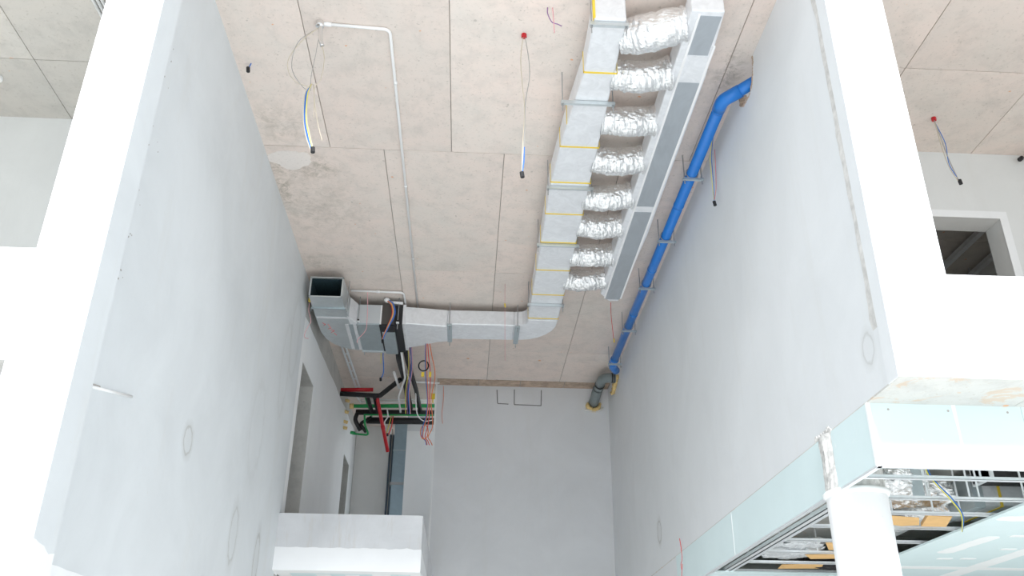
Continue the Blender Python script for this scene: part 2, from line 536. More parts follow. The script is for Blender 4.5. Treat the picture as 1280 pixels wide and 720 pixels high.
# corridor end: bare wall, riser recess, plastered return
struct('wall_corridor_end', MB().box(-3.64, -2.30, 25.5, 25.7, 0, ZC), 'wall_end', 'speckled grey plaster wall closing the corridor beside the riser', 'wall')
rt = struct('wall_corridor_return', MB().box(-1.72, 3.8, 24.0, 24.2, 0, ZC), 'wall_b', 'smooth grey return wall between riser duct and end wall', 'wall')  # hidden length past the back wall edge is added, side of the light well
MB().box(-1.72, 3.8, 23.985, 24.0, 0, 9.02).build('skim_coat', 'wall_c', rt)
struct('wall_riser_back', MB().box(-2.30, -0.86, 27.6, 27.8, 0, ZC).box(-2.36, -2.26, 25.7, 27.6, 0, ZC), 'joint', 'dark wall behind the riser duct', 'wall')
struct('slab_light_well', MB().box(-0.93, 3.8, 22.05, 24.0, 4.06, 4.36), 'raw', 'added floor slab of the unseen light well behind the end wall', 'slab')  # unseen floor of the light well added to brighten the corridor

# side rooms on the upper storey
struct('wall_room_left', MB().box(-9.9, XL - 0.18, 10.96, 11.15, ZS, ZC).box(-9.9, -9.7, 6.8, 11.15, 0, ZC), 'wall_room',
       'plain grey room wall seen over the edge beam beside the left pier', 'wall')
win = MB().prism([(XR + 0.2, ZS), (XR + 0.2, ZC), (9.8, ZC), (9.8, ZS), (7.72, ZS), (7.72, 8.44), (6.30, 8.44), (6.30, ZS)], 10.95, 11.33, 'Y')
struct('wall_room_right', win.box(9.6, 9.8, 6.8, 16.2, 0, ZC).box(XR + 0.2, 9.8, 16.0, 16.2, ZS, ZC), 'wall_room',
       'grey room wall with a deep square opening onto a dark room', 'wall')
fr = MB()
fr.box(6.18, 7.84, 10.935, 10.955, 8.44, 8.56).box(7.72, 7.84, 10.935, 10.955, ZS + 0.3, 8.44)
tag(fr.build('trim_1', 'wall_c'), 'lighter plaster band around the square opening in the room wall', 'trim', kind='structure')

# storey slabs left and right with their edge beams and piers
struct('slab_left', MB().box(-9.9, XL - 0.18, YF + 0.2, 13.0, ZS, ZS + 0.3), 'raw', 'bare concrete floor slab beside the left wall', 'slab')
sr = struct('slab_right', MB().box(XR + 0.2, 9.8, YF + 0.2, 22.0, ZS + 0.012, ZS + 0.3), 'joint', 'concrete floor slab over the plasterboard bulkhead', 'slab')
for x0, x1 in ((XR - 0.005, 4.92), (4.92, 6.8), (6.8, 9.6)):
    for y0, y1 in ((YF + 0.005, 9.6), (9.6, 13.4), (13.4, 21.7)):
        MB().box(x0 + 0.003, x1 - 0.003, y0, y1 - 0.006, ZS - 0.004, ZS + 0.014).build('soffit_panel', 'soffit', sr)
struct('edge_beam_left', MB().box(-9.9, -3.70, YF, YF + 0.2, ZS, 5.22), 'white', 'white painted edge beam meeting the left pier', 'beam')
struct('edge_beam_right', MB().box(4.165, 9.8, YF, YF + 0.2, ZS, 5.255), 'white', 'white painted edge beam above the stained soffit strip', 'beam')
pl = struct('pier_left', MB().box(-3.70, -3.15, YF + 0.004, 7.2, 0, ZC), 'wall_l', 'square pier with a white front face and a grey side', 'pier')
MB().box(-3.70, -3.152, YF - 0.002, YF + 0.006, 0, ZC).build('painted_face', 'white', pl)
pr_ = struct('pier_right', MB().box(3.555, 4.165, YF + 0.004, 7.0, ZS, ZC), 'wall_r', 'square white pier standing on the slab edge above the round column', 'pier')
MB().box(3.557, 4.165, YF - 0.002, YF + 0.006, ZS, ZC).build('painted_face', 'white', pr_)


def wavy(a0, a1, base, z0, amp, n=24, seed=0.0, slope=0.0):
    t = [(a0 + (a1 - a0) * k / n, base + slope * k / n + amp * noise.noise(Vector((k * 0.43 + seed, seed, 2)))) for k in range(n + 1)]
    return [(a0, z0)] + t + [(a1, z0)]


MB().prism(wavy(YF, 7.2, 2.83, 0, 0.03, 8, 1.0, -0.06), -3.15, -3.146, 'X').build('paint_coat', 'white', pl)
MB().prism(wavy(7.2, 9.6, 2.76, 0, 0.04, 24, 4.0, 0.0), XL, XL + 0.004, 'X').build('paint_coat', 'white', wl)

# balcony in front of the corridor
bal = thing('balcony', (-2.0, 18.8, 4.03), 'corridor balcony with stained plaster parapet and white painted lower band', 'balcony', kind='structure')
MB().box(XL, -0.77, 15.93, 16.10, 4.06, 4.99).build('parapet', 'parapet', bal)
MB().box(-0.93, -0.77, 16.10, 21.8, 4.06, 4.99).build('parapet', 'parapet', bal)
MB().box(XL - 0.012, -0.775, 16.09, 25.5, 4.06, 4.36).build('balcony_floor', 'raw', bal)
MB().prism(wavy(XL, -0.768, 4.41, 4.04, 0.025, 40, 2.0), 15.924, 15.932, 'Y').build('paint_coat', 'white', bal)
MB().prism(wavy(15.93, 21.8, 4.40, 4.04, 0.03, 30, 6.0), -0.772, -0.765, 'X').build('paint_coat', 'white', bal)
MB().box(XL, -0.765, 15.926, 16.22, 4.025, 4.06).build('edge_trim', 'compound', bal)
und = MB().box(XL, -0.77, 16.2, 21.8, 4.03, 4.06).build('plasterboard_panel', 'board', bal)
for x0, x1, y0, y1 in ((XL, -3.05, 16.2, 18), (-1.62, -1.30, 16.2, 18.5), (-0.95, -0.77, 16.2, 21), (-2.6, -2.35, 16.35, 16.6), (-2.1, -1.85, 16.35, 16.6)):
    MB().box(x0, x1, y0, y1, 4.026, 4.031).build('joint_compound', 'compound', und)

# rooms' enclosing walls on the ground floor (out of the beam's view, they hold the storeys up)
struct('wall_ground_right', MB().box(3.8, 9.8, 21.8, 22.0, 0, ZS).box(9.6, 9.8, 16.2, 22.0, 0, ZS), 'wall_room', 'ground floor wall behind the suspended ceiling', 'wall')
struct('wall_ground_left', MB().box(-9.7, XL - 0.18, 12.8, 13.0, 0, ZS), 'wall_room', 'ground floor wall under the left slab', 'wall')

# plasterboard bulkhead along the slab edge
XB, ZB = 3.56, 3.70
bh = thing('bulkhead', (XB, 7.47, ZB), 'pale green plasterboard bulkhead wrapping the slab edge above the round column', 'bulkhead', kind='structure')
for x0, x1 in ((XB, 4.36), (4.364, 4.98), (4.984, 6.6), (6.604, 9.6)):
    MB().box(x0, x1, 7.47, 7.485, ZB, ZS - 0.002).build('plasterboard_panel', 'board' if x0 < 0 else 'board', bh)
MB().box(XB, XB + 0.015, 7.485, 8.345, ZB, ZS - 0.002).build('plasterboard_panel', 'board', bh)
for y0, y1 in ((8.66, 11.95), (11.954, 14.95)):
    MB().box(XB, XB + 0.015, y0, y1, ZB, ZS - 0.002).build('plasterboard_panel', 'board', bh)
MB().box(XB + 0.0, XB + 0.015, 14.954, 15.38, ZB, ZS - 0.002).build('plasterboard_panel', 'board', bh)
MB().box(XB - 0.004, XB + 0.03, 7.465, 7.50, ZB - 0.004, ZS).build('corner_bead', 'compound', bh)
MB().prism([(4.345, ZB), (4.39, ZB), (4.37, 3.98), (4.375, ZS), (4.335, ZS), (4.35, 4.0)], 7.467, 7.472, 'Y').build('joint_compound', 'compound', bh)
MB().box(XB - 0.002, XB + 0.002, 11.945, 11.96, ZB, ZS - 0.01).build('joint_tape', 'compound', bh)
MB().box(XB, 9.6, 7.466, 7.50, ZB - 0.012, ZB + 0.006).box(XB - 0.006, XB + 0.04, 7.466, 8.345, ZB - 0.012, ZB + 0.006).box(XB - 0.006, XB + 0.04, 8.66, 15.38, ZB - 0.012, ZB + 0.006).build('edge_trim', 'steel', bh)
sc_ = MB()
for k in range(9):
    sc_.tube([(3.75 + k * 0.55, 7.471, ZS - 0.06), (3.75 + k * 0.55, 7.467, ZS - 0.06)], 0.011, 6)
    sc_.tube([(3.75 + k * 0.55, 7.471, ZB + 0.06), (3.75 + k * 0.55, 7.467, ZB + 0.06)], 0.009, 6)
sc_.build('screw_heads', 'w_grey', bh)
red = MB()
red.tube(spline([(XB - 0.01, 14.98, 4.50), (XB - 0.003, 14.95, 4.35), (XB - 0.003, 14.93, 4.16), (XB - 0.003, 15.03, 4.10), (XB - 0.003, 15.0, 4.0), (XB - 0.003, 14.93, 4.08), (XB - 0.003, 15.05, 3.9), (XB - 0.003, 15.05, 3.75)]), 0.007, 4)
red.build('red_marking', 'marker_red', bh)

# round column at the bulkhead corner
cx, cy, cr = 3.79, 8.50, 0.285
rc = thing('round_column', (cx, cy, 0), 'white plastered round column under the bulkhead corner', 'column', kind='structure')
ring = [(cx + cr * math.cos(a * math.pi / 24), cy + cr * math.sin(a * math.pi / 24)) for a in range(48)]
MB().prism(ring, 0, 3.69, 'Z').build('shaft', plaster('column_plaster', (0.84, 0.845, 0.85), [], 0.05), rc)
col = MB()
vs_, n = [], 48
for j, (dr, z) in enumerate(((0.0, 3.66), (0.02, 3.675), (0.028, 3.70), (0.015, 3.72), (-0.02, 3.725))):
    for k in range(n):
        a = 2 * math.pi * k / n
        rr = cr + dr + 0.012 * noise.noise(Vector((math.cos(a) * 3, math.sin(a) * 3, j * 0.6)))
        vs_.append((cx + rr * math.cos(a), cy + rr * math.sin(a), z))
col.add(vs_, [(j * n + k, j * n + (k + 1) % n, (j + 1) * n + (k + 1) % n, (j + 1) * n + k) for j in range(4) for k in range(n)])
col.build('collar', 'compound', rc, smooth=True)
rough = MB()
vs_ = []
for j in range(9):
    z = 3.69 + j * (ZS - 3.69) / 8
    for k in range(n):
        a = 2 * math.pi * k / n
        rr = cr - 0.012 + 0.016 * noise.noise(Vector((math.cos(a) * 5, math.sin(a) * 5, z * 9)))
        vs_.append((cx + rr * math.cos(a), cy + rr * math.sin(a), z))
rough.add(vs_, [(j * n + k, j * n + (k + 1) % n, (j + 1) * n + (k + 1) % n, (j + 1) * n + k) for j in range(8) for k in range(n)])
rough.build('rough_top', plain('rough_plaster', (0.66, 0.65, 0.63), 0.95, 0, 0.4, 14, 0.8, 30), rc)
sp = MB()
for k in range(16):
    y = 8.30 + random.uniform(0, 0.45)
    z = ZS + random.uniform(0.0, 0.05)
    sp.tube([(XR + 0.01, y, z), (XR - random.uniform(0.005, 0.02), y, z)], random.uniform(0.015, 0.035), 6)
sp.build('mortar_crumbs', 'dirt', wr)['kind'] = 'stuff'

# ================================================================== AIR DUCT
ZD0, ZD1 = 9.12, 9.45
duct = thing('air_duct', (0.0, 16.8, ZD0), 'long foil-wrapped rectangular air duct bending across the ceiling', 'duct')
tap = [(1.70, 7.92), (1.715, 10.0), (1.735, 14.5), (1.735, 16.55), (1.12, 16.55), (1.12, 11.4), (1.19, 10.2), (1.31, 8.9), (1.31, 7.92)]
straight = MB().prism(tap, ZD0, ZD1).build('straight_section', 'foil', duct, bev=0.022)
elb = [(1.735, 16.55), (1.72, 16.85), (1.66, 17.08), (1.55, 17.28), (1.40, 17.45), (1.22, 17.56), (1.0, 17.61), (0.86, 17.62), (0.86, 16.86), (1.02, 16.84), (1.09, 16.77), (1.12, 16.66), (1.12, 16.55)]
MB().prism(elb, ZD0, ZD1).build('elbow', 'foil', duct, bev=0.018)
MB().prism([(-0.52, 16.88), (0.86, 16.86), (0.86, 17.62), (-0.52, 17.66)], ZD0, ZD1).build('cross_section', 'foil', duct, bev=0.022)
MB().prism([(-1.41, 16.78), (-0.52, 16.88), (-0.52, 17.66), (-0.75, 17.72), (-1.05, 17.92), (-1.41, 18.10)], ZD0 - 0.06, ZD1).build('tapered_section', 'foil', duct, bev=0.022)
MB().box(-1.44, -1.38, 16.74, 18.14, 9.03, 9.47).build('flange', 'foil', duct)
for y, w2 in ((9.96, 0), (10.5, 0), (11.43, 0), (12.36, 0), (13.30, 0), (14.33, 0), (15.35, 0), (16.45, 0), (8.88, 0)):
    xl = 1.12 if y > 11.4 else (1.12 + (11.4 - y) / 1.2 * 0.07 if y > 10.2 else (1.19 + (10.2 - y) / 1.3 * 0.12 if y > 8.9 else 1.31))
    xr = 1.735
    s = MB()
    e = 0.006
    full = y != 9.96
    s.box(xl - e, xl, y - 0.014, y + 0.014, ZD0 - e, ZD1)
    if full:
        s.box(xl - e, xr + e, y - 0.014, y + 0.014, ZD0 - e, ZD0)
        s.box(xr, xr + e, y - 0.014, y + 0.014, ZD0 - e, ZD1)
    s.build('yellow_strap', 'yellow', straight)
MB().box(1.302, 1.31, 7.93, 7.96, ZD0, ZD1).box(1.302, 1.33, 7.912, 7.92, ZD0 + 0.0, ZD1).build('yellow_strap', 'yellow', straight)

# trapeze hangers
lab = ['galvanised trapeze hanger under the narrow near end of the foil duct',
       'galvanised trapeze hanger, second along the foil duct, overhanging its edge',
       'galvanised trapeze hanger, third along the foil duct beside the hanging cable',
       'galvanised trapeze hanger, fourth along the foil duct beside the fifth flexible duct',
       'galvanised trapeze hanger on the foil duct just before its elbow']
for (y, x0, x1), l in zip(((7.99, 1.27, 1.73), (9.47, 1.08, 1.80), (11.55, 1.07, 1.79), (13.36, 1.06, 1.79), (15.76, 1.06, 1.78)), lab):
    h = thing('trapeze_hanger', (0.5 * (x0 + x1), y, ZD0), l, 'hanger', 'trapeze hangers on the foil duct')
    MB().box(x0, x1, y - 0.03, y + 0.03, ZD0 - 0.045, ZD0 - 0.007).box(x0, x1, y - 0.03, y - 0.026, ZD0 - 0.06, ZD0 - 0.045).build('crossbar', 'galv', h)
    for x in (x0 + 0.025, x1 - 0.025):
        if x < 1.5:
            x = min(x, x0 + 0.02)
        rod_ = MB().tube([(x, y, ZC), (x, y, ZD0 - 0.16)], 0.008, 6).build('rod', 'rod', h)
        MB().tube([(x, y, ZD0 - 0.075), (x, y, ZD0 - 0.045)], 0.018, 6).build('nut', 'rod', rod_)
for x, l in ((-0.48, 'galvanised hanger across the foil duct where it starts to widen'), (0.93, 'galvanised hanger under the foil cross run near its elbow')):
    h = thing('trapeze_hanger', (x, 17.25, ZD0), l, 'hanger', 'trapeze hangers on the foil duct')
    MB().box(x - 0.05, x + 0.05, 16.82, 17.72, ZD0 - 0.05, ZD0 - 0.007).build('crossbar', 'galv_dark', h, bev=0.008)
    for y in (16.845, 17.70):
        MB().tube([(x, y, ZC), (x, y, ZD0 - 0.14)], 0.009, 6).build('rod', 'rod', h)

# slot diffuser plenum
pb = thing('slot_diffuser', (2.66, 11.6, ZD0), 'long foil-wrapped slot diffuser box with dark grey panels underneath', 'diffuser')
px0, px1, py0, py1 = 2.43, 2.88, 7.72, 15.55
MB().prism([(px0, py0), (px1 - 0.06, py0), (px1, 8.9), (px1 + 0.02, 13.0), (px1 - 0.06, py1), (px0 + 0.2, py1), (px0, py1 - 0.3)], ZD0, ZD1).build('box', 'foil', pb, bev=0.02)
for y0, y1, m in ((7.80, 8.47, 'slot'), (8.49, 8.98, 'foil'), (9.0, 12.03, 'slot'), (12.05, 12.19, 'foil'), (12.21, 15.45, 'slot')):
    MB().box(2.545, 2.80 if y0 < 8.4 else 2.825, y0, y1, ZD0 - 0.008, ZD0 + 0.004).build('slot_panel', m, pb)
MB().box(2.515, 2.545, 7.78, 15.4, ZD0 - 0.016, ZD0 + 0.004).build('frame_strip', 'pvc', pb)
MB().box(2.825, 2.855, 8.3, 15.4, ZD0 - 0.016, ZD0 + 0.004).build('frame_strip', 'pvc', pb)

# flexible foil connectors
fl_y = [8.24, 9.07, 10.04, 11.01, 12.02, 12.95, 13.97, 14.92]
ords = ['first', 'second', 'third', 'fourth', 'fifth', 'sixth', 'seventh', 'last']
for i, y in enumerate(fl_y):
    l = ('bulging crinkled foil flexible duct at the near end of the diffuser box' if i == 0 else
         'crinkled foil flexible duct between main duct and diffuser, %s from the near end' % ords[i] if i < 7 else
         'crinkled foil flexible duct between main duct and diffuser, at the far end')
    dy0, dy1 = (0.14, -0.12) if i == 0 else (random.uniform(-0.02, 0.06), random.uniform(-0.06, 0.02))
    r0 = 0.186
    dz = -0.03 if i == 0 else random.uniform(-0.045, -0.02)
    path = spline([(1.722, y + dy0, 9.285), (1.86, y + dy0 * 0.7, 9.28 + dz * 0.5), (2.08, y, 9.275 + dz), (2.30, y + dy1 * 0.7, 9.28 + dz * 0.5), (2.445, y + dy1, 9.285)], 14)
    sd = i * 3.7
    bulge = 0.045 if i == 0 else 0.012

    def rf(t, a, sd=sd, bulge=bulge, r0=r0):
        ends = max(0, 1 - min(t, 1 - t) / 0.09)
        q = noise.noise(Vector((t * 9 + sd, math.cos(a) * 1.7, math.sin(a) * 1.7)))
        q2 = noise.noise(Vector((t * 26 + sd, math.cos(a) * 4.0 + sd, math.sin(a) * 4.0)))
        rid = abs(math.sin(t * 34 + 1.5 * q + 0.8 * math.sin(a + sd)))
        return r0 + bulge * math.sin(t * math.pi) + 0.022 * ends * (1 if t < 0.5 else 1.7) + 0.020 * q + 0.011 * q2 + 0.008 * rid
    fd = thing('flexible_duct', (2.08, y, 9.28), l, 'flexible duct', 'flexible ducts feeding the slot diffuser')
    MB().tube(path, r0, 40, False, rf).build('foil_sleeve', 'foil_flex', fd, smooth=False)
    for (t_, x) in ((0, 1.762), (1, 2.40)):
        yy_ = y + (dy0 if t_ == 0 else dy1)
        rg = MB()
        rg.tube([(x - 0.03, yy_, 9.285), (x + 0.03, yy_, 9.285)], r0 + 0.024, 28, True)
        rg.build('collar', 'foil_flex', fd)

# ================================================================== FAN COIL UNIT
fx0, fx1, fy0, fy1, fz0, fz1 = -2.37, -1.42, 16.72, 18.16, 9.0, 9.44
fcu = thing('fan_coil_unit', (-1.9, 17.4, fz0), 'grey sheet metal fan coil unit with black insulated end under the ceiling', 'fan coil unit')
MB().box(fx0, -1.60, fy0 + 0.01, fy1, fz0 + 0.008, fz1).build('casing', 'galv_dark', fcu, bev=0.006)
MB().box(-2.355, -1.88, fy0 - 0.004, fy0 + 0.01, fz0 + 0.02, fz1 - 0.01).build('side_panel', 'lgrey', fcu)
MB().box(-1.895, -1.865, fy0 - 0.012, fy0 + 0.01, fz0 + 0.0, fz1 - 0.01).build('edge_strip', 'pvc', fcu)
MB().box(-1.865, -1.60, fy0 - 0.002, fy0 + 0.012, fz0 + 0.01, fz1 - 0.01).build('insulated_panel', 'charcoal', fcu)
MB().box(-1.60, -1.44, fy0, fy1 + 0.02, fz0 - 0.01, fz1).build('insulated_end', 'black', fcu, bev=0.01)
MB().box(-2.36, -1.90, fy0 + 0.02, fy1 - 0.02, fz0 - 0.006, fz0 + 0.01).build('access_panel', 'galv_dark', fcu)
MB().box(-1.905, -1.875, fy0 + 0.02, fy1 - 0.05, fz0 - 0.02, fz0 + 0.01).build('edge_strip', 'black', fcu)
MB().box(-1.90, -1.60, fy0 - 0.002, fy0 + 0.33, fz0 - 0.025, fz0 + 0.01).build('insulated_edge', 'black', fcu, bev=0.008)
cb = MB().box(-1.865, -1.605, fy0 + 0.34, fy1 + 0.03, fz0 - 0.05, fz0 + 0.01).build('control_box', 'galv_dark', fcu, bev=0.006)
MB().box(-2.38, -1.88, fy1 - 0.03, fy1 + 0.02, fz0 - 0.03, fz0 + 0.01).build('edge_flange', 'lgrey', fcu)
for x, y in ((-2.33, 16.70), (-1.53, 16.70), (-2.33, 18.14)):
    rod_ = MB().tube([(x, y, ZC), (x, y, fz0 - 0.10)], 0.009, 6).build('hanger_rod', 'rod', fcu)
    MB().box(x - 0.03, x + 0.03, y - 0.03, y + 0.02, fz0 + 0.02, fz0 + 0.05).build('bracket', 'steel', rod_)
    MB().tube([(x, y, fz0 + 0.05), (x, y, fz0 + 0.09)], 0.022, 6).build('rubber_mount', 'black', rod_)
MB().tube([(-1.72, fy0 - 0.005, 9.50), (-1.45, fy0 - 0.005, 9.49)], 0.032, 10).build('conduit_stub', 'pvc', fcu, smooth=True)
ball = MB()
ball.tube([(-1.78, fy0 - 0.03, 9.54 + 0.055 * math.cos(t * math.pi / 8)) for t in range(9)], 0.05, 12, True, lambda t, a: 0.058 * math.sin(math.pi * min(max(t, 0.03), 0.97)) + 0.003)
ball.build('cable_gland', 'pvc', fcu, smooth=True)

# silver return elbow with the open mouth
ret = thing('return_duct', (-2.8, 16.6, fz0), 'silver sheet metal elbow duct with a dark open mouth beside the left wall', 'duct')
out = [(-2.52, 15.5), (-2.50, 16.20), (-2.47, 16.50), (-2.44, 16.70), (-2.37, 16.74), (-2.37, 18.13), (-2.60, 18.10), (-2.80, 18.00), (-2.97, 17.80), (-3.08, 17.55), (-3.14, 17.20), (-3.15, 16.8), (-3.14, 15.5)]
sh = MB()
n_ = len(out)
sh.prism(out, fz0, 9.42, skip=(n_ - 1,))
shell = sh.build('sheet_shell', 'galv', ret)
inn = [(-2.54, 15.52), (-2.52, 16.18), (-2.50, 16.5), (-2.47, 16.72), (-2.47, 18.0), (-2.62, 18.02), (-2.80, 17.93), (-2.95, 17.75), (-3.06, 17.5), (-3.12, 17.15), (-3.13, 16.8), (-3.12, 15.52)]
MB().prism(inn, fz0 + 0.018, 9.402, skip=(len(inn) - 1,)).build('liner', 'liner', ret)
lipm = MB()
for a0, a1, b0, b1 in ((-3.15, -2.51, fz0 - 0.006, fz0 + 0.02), (-3.15, -2.51, 9.40, 9.425), (-3.15, -3.12, fz0, 9.42), (-2.54, -2.51, fz0, 9.42)):
    lipm.box(a0, a1, 15.49, 15.53, b0, b1)
lipm.build('mouth_rim', 'galv', shell)
MB().box(-3.17, -2.49, 15.97, 16.01, fz0 - 0.03, fz0).build('crossbar', 'galv_dark', ret)
for x in (-3.165, -2.47):
    MB().tube([(x, 15.99, ZC), (x, 15.99, fz0 - 0.08)], 0.008, 6).build('hanger_rod', 'rod', ret)
MB().box(-3.13, -2.50, 16.42, 16.50, fz0 - 0.004, fz0 + 0.004).build('foil_tape', 'foil', shell)
MB().box(-2.60, -2.53, 16.75, 18.08, fz0 - 0.004, fz0 + 0.004).build('foil_tape', 'foil', shell)
MB().box(-2.44, -2.38, 16.76, 18.1, fz0 - 0.006, fz0 + 0.004).build('foil_tape', 'foil', shell)
MB().box(-2.53, -2.44, 16.76, 18.09, fz0 - 0.003, fz0 + 0.004).build('sheet_band', 'galv_dark', shell)
gr = MB()
for pts in ([(-3.05, 16.72), (-3.0, 16.80), (-3.04, 16.85)], [(-2.95, 16.78), (-2.91, 16.98), (-2.97, 17.02)], [(-2.92, 17.05), (-2.86, 17.12), (-2.93, 17.2)], [(-2.88, 17.22), (-2.84, 17.34)]):
    gr.tube([(x, y, fz0 - 0.001) for x, y in pts], 0.008, 4)
gr.build('red_marking', 'marker_red', shell)
MB().prism([(-2.52, 16.3), (-2.36, 16.68), (-2.36, 16.76), (-2.50, 16.76)], fz0 - 0.004, 9.44).build('foil_joint', 'foil', ret, bev=0.015)

# ================================================================== BLUE DRAIN PIPE
bz, bx = 9.27, 3.28
bp = thing('drain_pipe', (bx, 14.4, bz), 'blue plastic drain pipe running under the ceiling along the right wall', 'pipe')
MB().tube([(bx, 9.62, bz), (bx, 19.0, bz)], 0.083, 20).build('pipe_run', 'blue', bp, smooth=True)
MB().tube(fillet([(bx, 9.70, bz), (bx, 9.52, bz), (bx + 0.2, 9.33, bz + 0.03)], 0.08), 0.092, 20).build('elbow', 'blue', bp, smooth=True)
MB().tube([(bx + 0.08, 9.44, bz + 0.01), (XR + 0.12, 9.15, bz + 0.09)], 0.083, 20).build('branch', 'blue', bp, smooth=True)
for y in (9.72, 12.2, 14.45, 16.4):
    MB().tube([(bx, y - 0.02, bz), (bx, y + 0.02, bz)], 0.088, 20).build('coupling', 'blue', bp, smooth=True)
MB().tube(fillet([(bx, 18.9, bz), (bx, 19.32, bz), (bx + 0.14, 19.62, bz)], 0.12), 0.095, 20).build('elbow', 'blue', bp, smooth=True)
ys = [11.28, 13.22, 15.05, 17.05, 18.95]
names = ['nearest the wall hole', 'second from the wall hole', 'third from the wall hole', 'fourth from the wall hole', 'beside the blue elbow at the far end']
for y, nm in zip(ys, names):
    h = thing('pipe_hanger', (bx, y, bz), 'steel pipe hanger on the blue pipe, %s' % nm, 'hanger', 'hangers on the blue pipe')
    MB().box(bx - 0.15, bx + 0.17, y - 0.022, y + 0.022, bz - 0.125, bz - 0.09).build('crossbar', 'galv_dark', h)
    for x in (bx - 0.125, bx + 0.14):
        MB().tube([(x, y, ZC), (x, y, bz - 0.19)], 0.009, 6).build('rod', 'rod', h)
    MB().tube([(bx + 0.094 * math.cos(a * math.pi / 12), y, bz + 0.094 * math.sin(a * math.pi / 12)) for a in range(-12, 13)], 0.008, 6).build('strap', 'rod', h)

# grey insulated pipe turning into the back wall, with foam
gp = thing('insulated_pipe', (3.2, 20.4, 9.3), 'grey insulated pipe elbow entering the back wall through yellow foam', 'pipe')
MB().tube(fillet([(3.50, 20.20, 9.30), (3.20, 20.20, 9.30), (3.18, 20.62, 9.29)], 0.16), 0.115, 16).build('elbow', 'greyins', gp, smooth=True)
MB().tube([(3.18, 20.66, 9.28), (3.18, 20.86, 9.27)], 0.12, 16).build('sleeve', 'greyins', gp, smooth=True)
MB().tube([(3.17, 20.90, 9.255), (3.15, 21.30, 9.21)], 0.10, 12).tube([(3.16, 20.9, 9.25), (3.17, 21.85, 9.17)], 0.125, 16).build('pipe_run', 'greyins', gp, smooth=True)
for y in (20.64, 20.88):
    MB().tube([(3.18, y - 0.015, 9.28), (3.18, y + 0.015, 9.28)], 0.126, 16).build('tape_band', 'black', gp)
MB().tube([(3.40, 20.2, 9.30), (3.43, 20.2, 9.3)], 0.122, 16).tube([(3.455, 20.2, 9.30), (3.475, 20.2, 9.3)], 0.122, 16).build('tape_band', 'black', gp)
fm = MB()
for k in range(26):
    a = math.pi + math.pi * k / 25
    a2 = a + random.uniform(-.1, .1)
    fm.tube([(3.17 + 0.17 * math.cos(a2), 21.82, 9.17 + 0.17 * math.sin(a2)), (3.17 + 0.16 * math.cos(a2), 21.72 - random.uniform(0, .05), 9.17 + 0.16 * math.sin(a2))], random.uniform(0.03, 0.05), 6)
fm.build('foam_ring', 'foam', gp, smooth=True)['kind'] = 'stuff'
fm = MB()
for k in range(14):
    fm.tube([(3.57, 20.15 + k * 0.05, 9.32 - 0.012 * k), (3.50 - random.uniform(0, .03), 20.15 + k * 0.05, 9.30 - 0.014 * k)], random.uniform(0.03, 0.06), 6)
fm.build('foam_ring', 'foam', gp, smooth=True)['kind'] = 'stuff'
MB().tube(spline([(2.95, 21.79, 9.02), (3.1, 21.75, 8.99), (3.3, 21.76, 9.0), (3.42, 21.77, 9.06)]), 0.03, 6).build('mortar_lip', 'dirt', gp)

# ================================================================== CONDUITS
cd = thing('ceiling_conduit', (-1.17, 12.8, 9.57), 'white plastic conduit bent once along the ceiling to the fan coil unit', 'conduit')
MB().tube(fillet([(-1.99, 8.71, 9.575), (-1.17, 8.76, 9.575), (-1.165, 17.1, 9.575)], 0.09), 0.021, 10).build('tube', 'pvc', cd, smooth=True)
MB().tube([(-2.0, 8.71, 9.575), (-1.90, 8.715, 9.575)], 0.03, 10).build('coupling', 'pvc', cd, smooth=True)
for y in (9.8, 12.4, 14.9):
    MB().tube([(-1.166, y - 0.02, 9.575), (-1.166, y + 0.02, 9.575)], 0.027, 10).build('coupling', 'pvc', cd, smooth=True)
cd2 = thing('unit_conduit', (-1.9, 16.2, 9.55), 'short white conduit with one bend above the fan coil unit', 'conduit')
MB().tube(fillet([(-2.48, 16.33, 9.56), (-1.42, 16.36, 9.56), (-1.40, 16.95, 9.5)], 0.08), 0.022, 10).build('tube', 'pvc', cd2, smooth=True)
MB().tube([(-1.97, 16.345, 9.56), (-1.90, 16.345, 9.56)], 0.03, 10).build('coupling', 'pvc', cd2, smooth=True)
jb = thing('junction_box', (-2.04, 8.70, 9.56), 'small chrome ceiling junction box with a hanging spout at the conduit end', 'junction box')
MB().tube([(-2.04, 8.70, 9.60), (-2.04, 8.70, 9.52)], 0.055, 16).build('box', 'chrome', jb, smooth=False, bev=0.012)
MB().tube(spline([(-2.03, 8.70, 9.55), (-2.02, 8.70, 9.40), (-2.00, 8.70, 9.28), (-1.98, 8.71, 9.22)]), 0.028, 10).build('spout', 'chrome', jb, smooth=True)
st = thing('wall_conduit', (XL, 7.9, 4.3), 'short white conduit stub stuck out of the left wall near the pier', 'conduit')
MB().tube([(XL + 0.004, 7.40, 4.22), (XL + 0.012, 8.36, 4.46)], 0.014, 8).build('tube', 'pvc', st, smooth=True)
MB().tube([(XL - 0.01, 7.42, 4.25), (XL + 0.006, 7.62, 4.29)], 0.012, 6).build('chase', 'w_grey', st)
lr = thing('room_conduits', (-4.7, 8.5, 9.55), 'three white conduits side by side on the side room ceiling', 'conduit')
for k in range(3):
    MB().tube([(-4.80 + k * 0.055, 6.9, 9.57), (-4.76 + k * 0.055, 8.85, 9.57)], 0.02, 8).build('tube', 'pvc', lr, smooth=True)
MB().box(-4.83, -4.61, 7.9, 7.94, 9.54, 9.60).build('saddle', 'steel', lr)
b2 = thing('ceiling_box', (-6.62, 10.05, 9.56), 'small round white box on the side room ceiling at the picture edge', 'junction box')
MB().tube([(-6.62, 10.05, 9.60), (-6.62, 10.05, 9.54)], 0.06, 14).build('box', 'pvc', b2, bev=0.01)
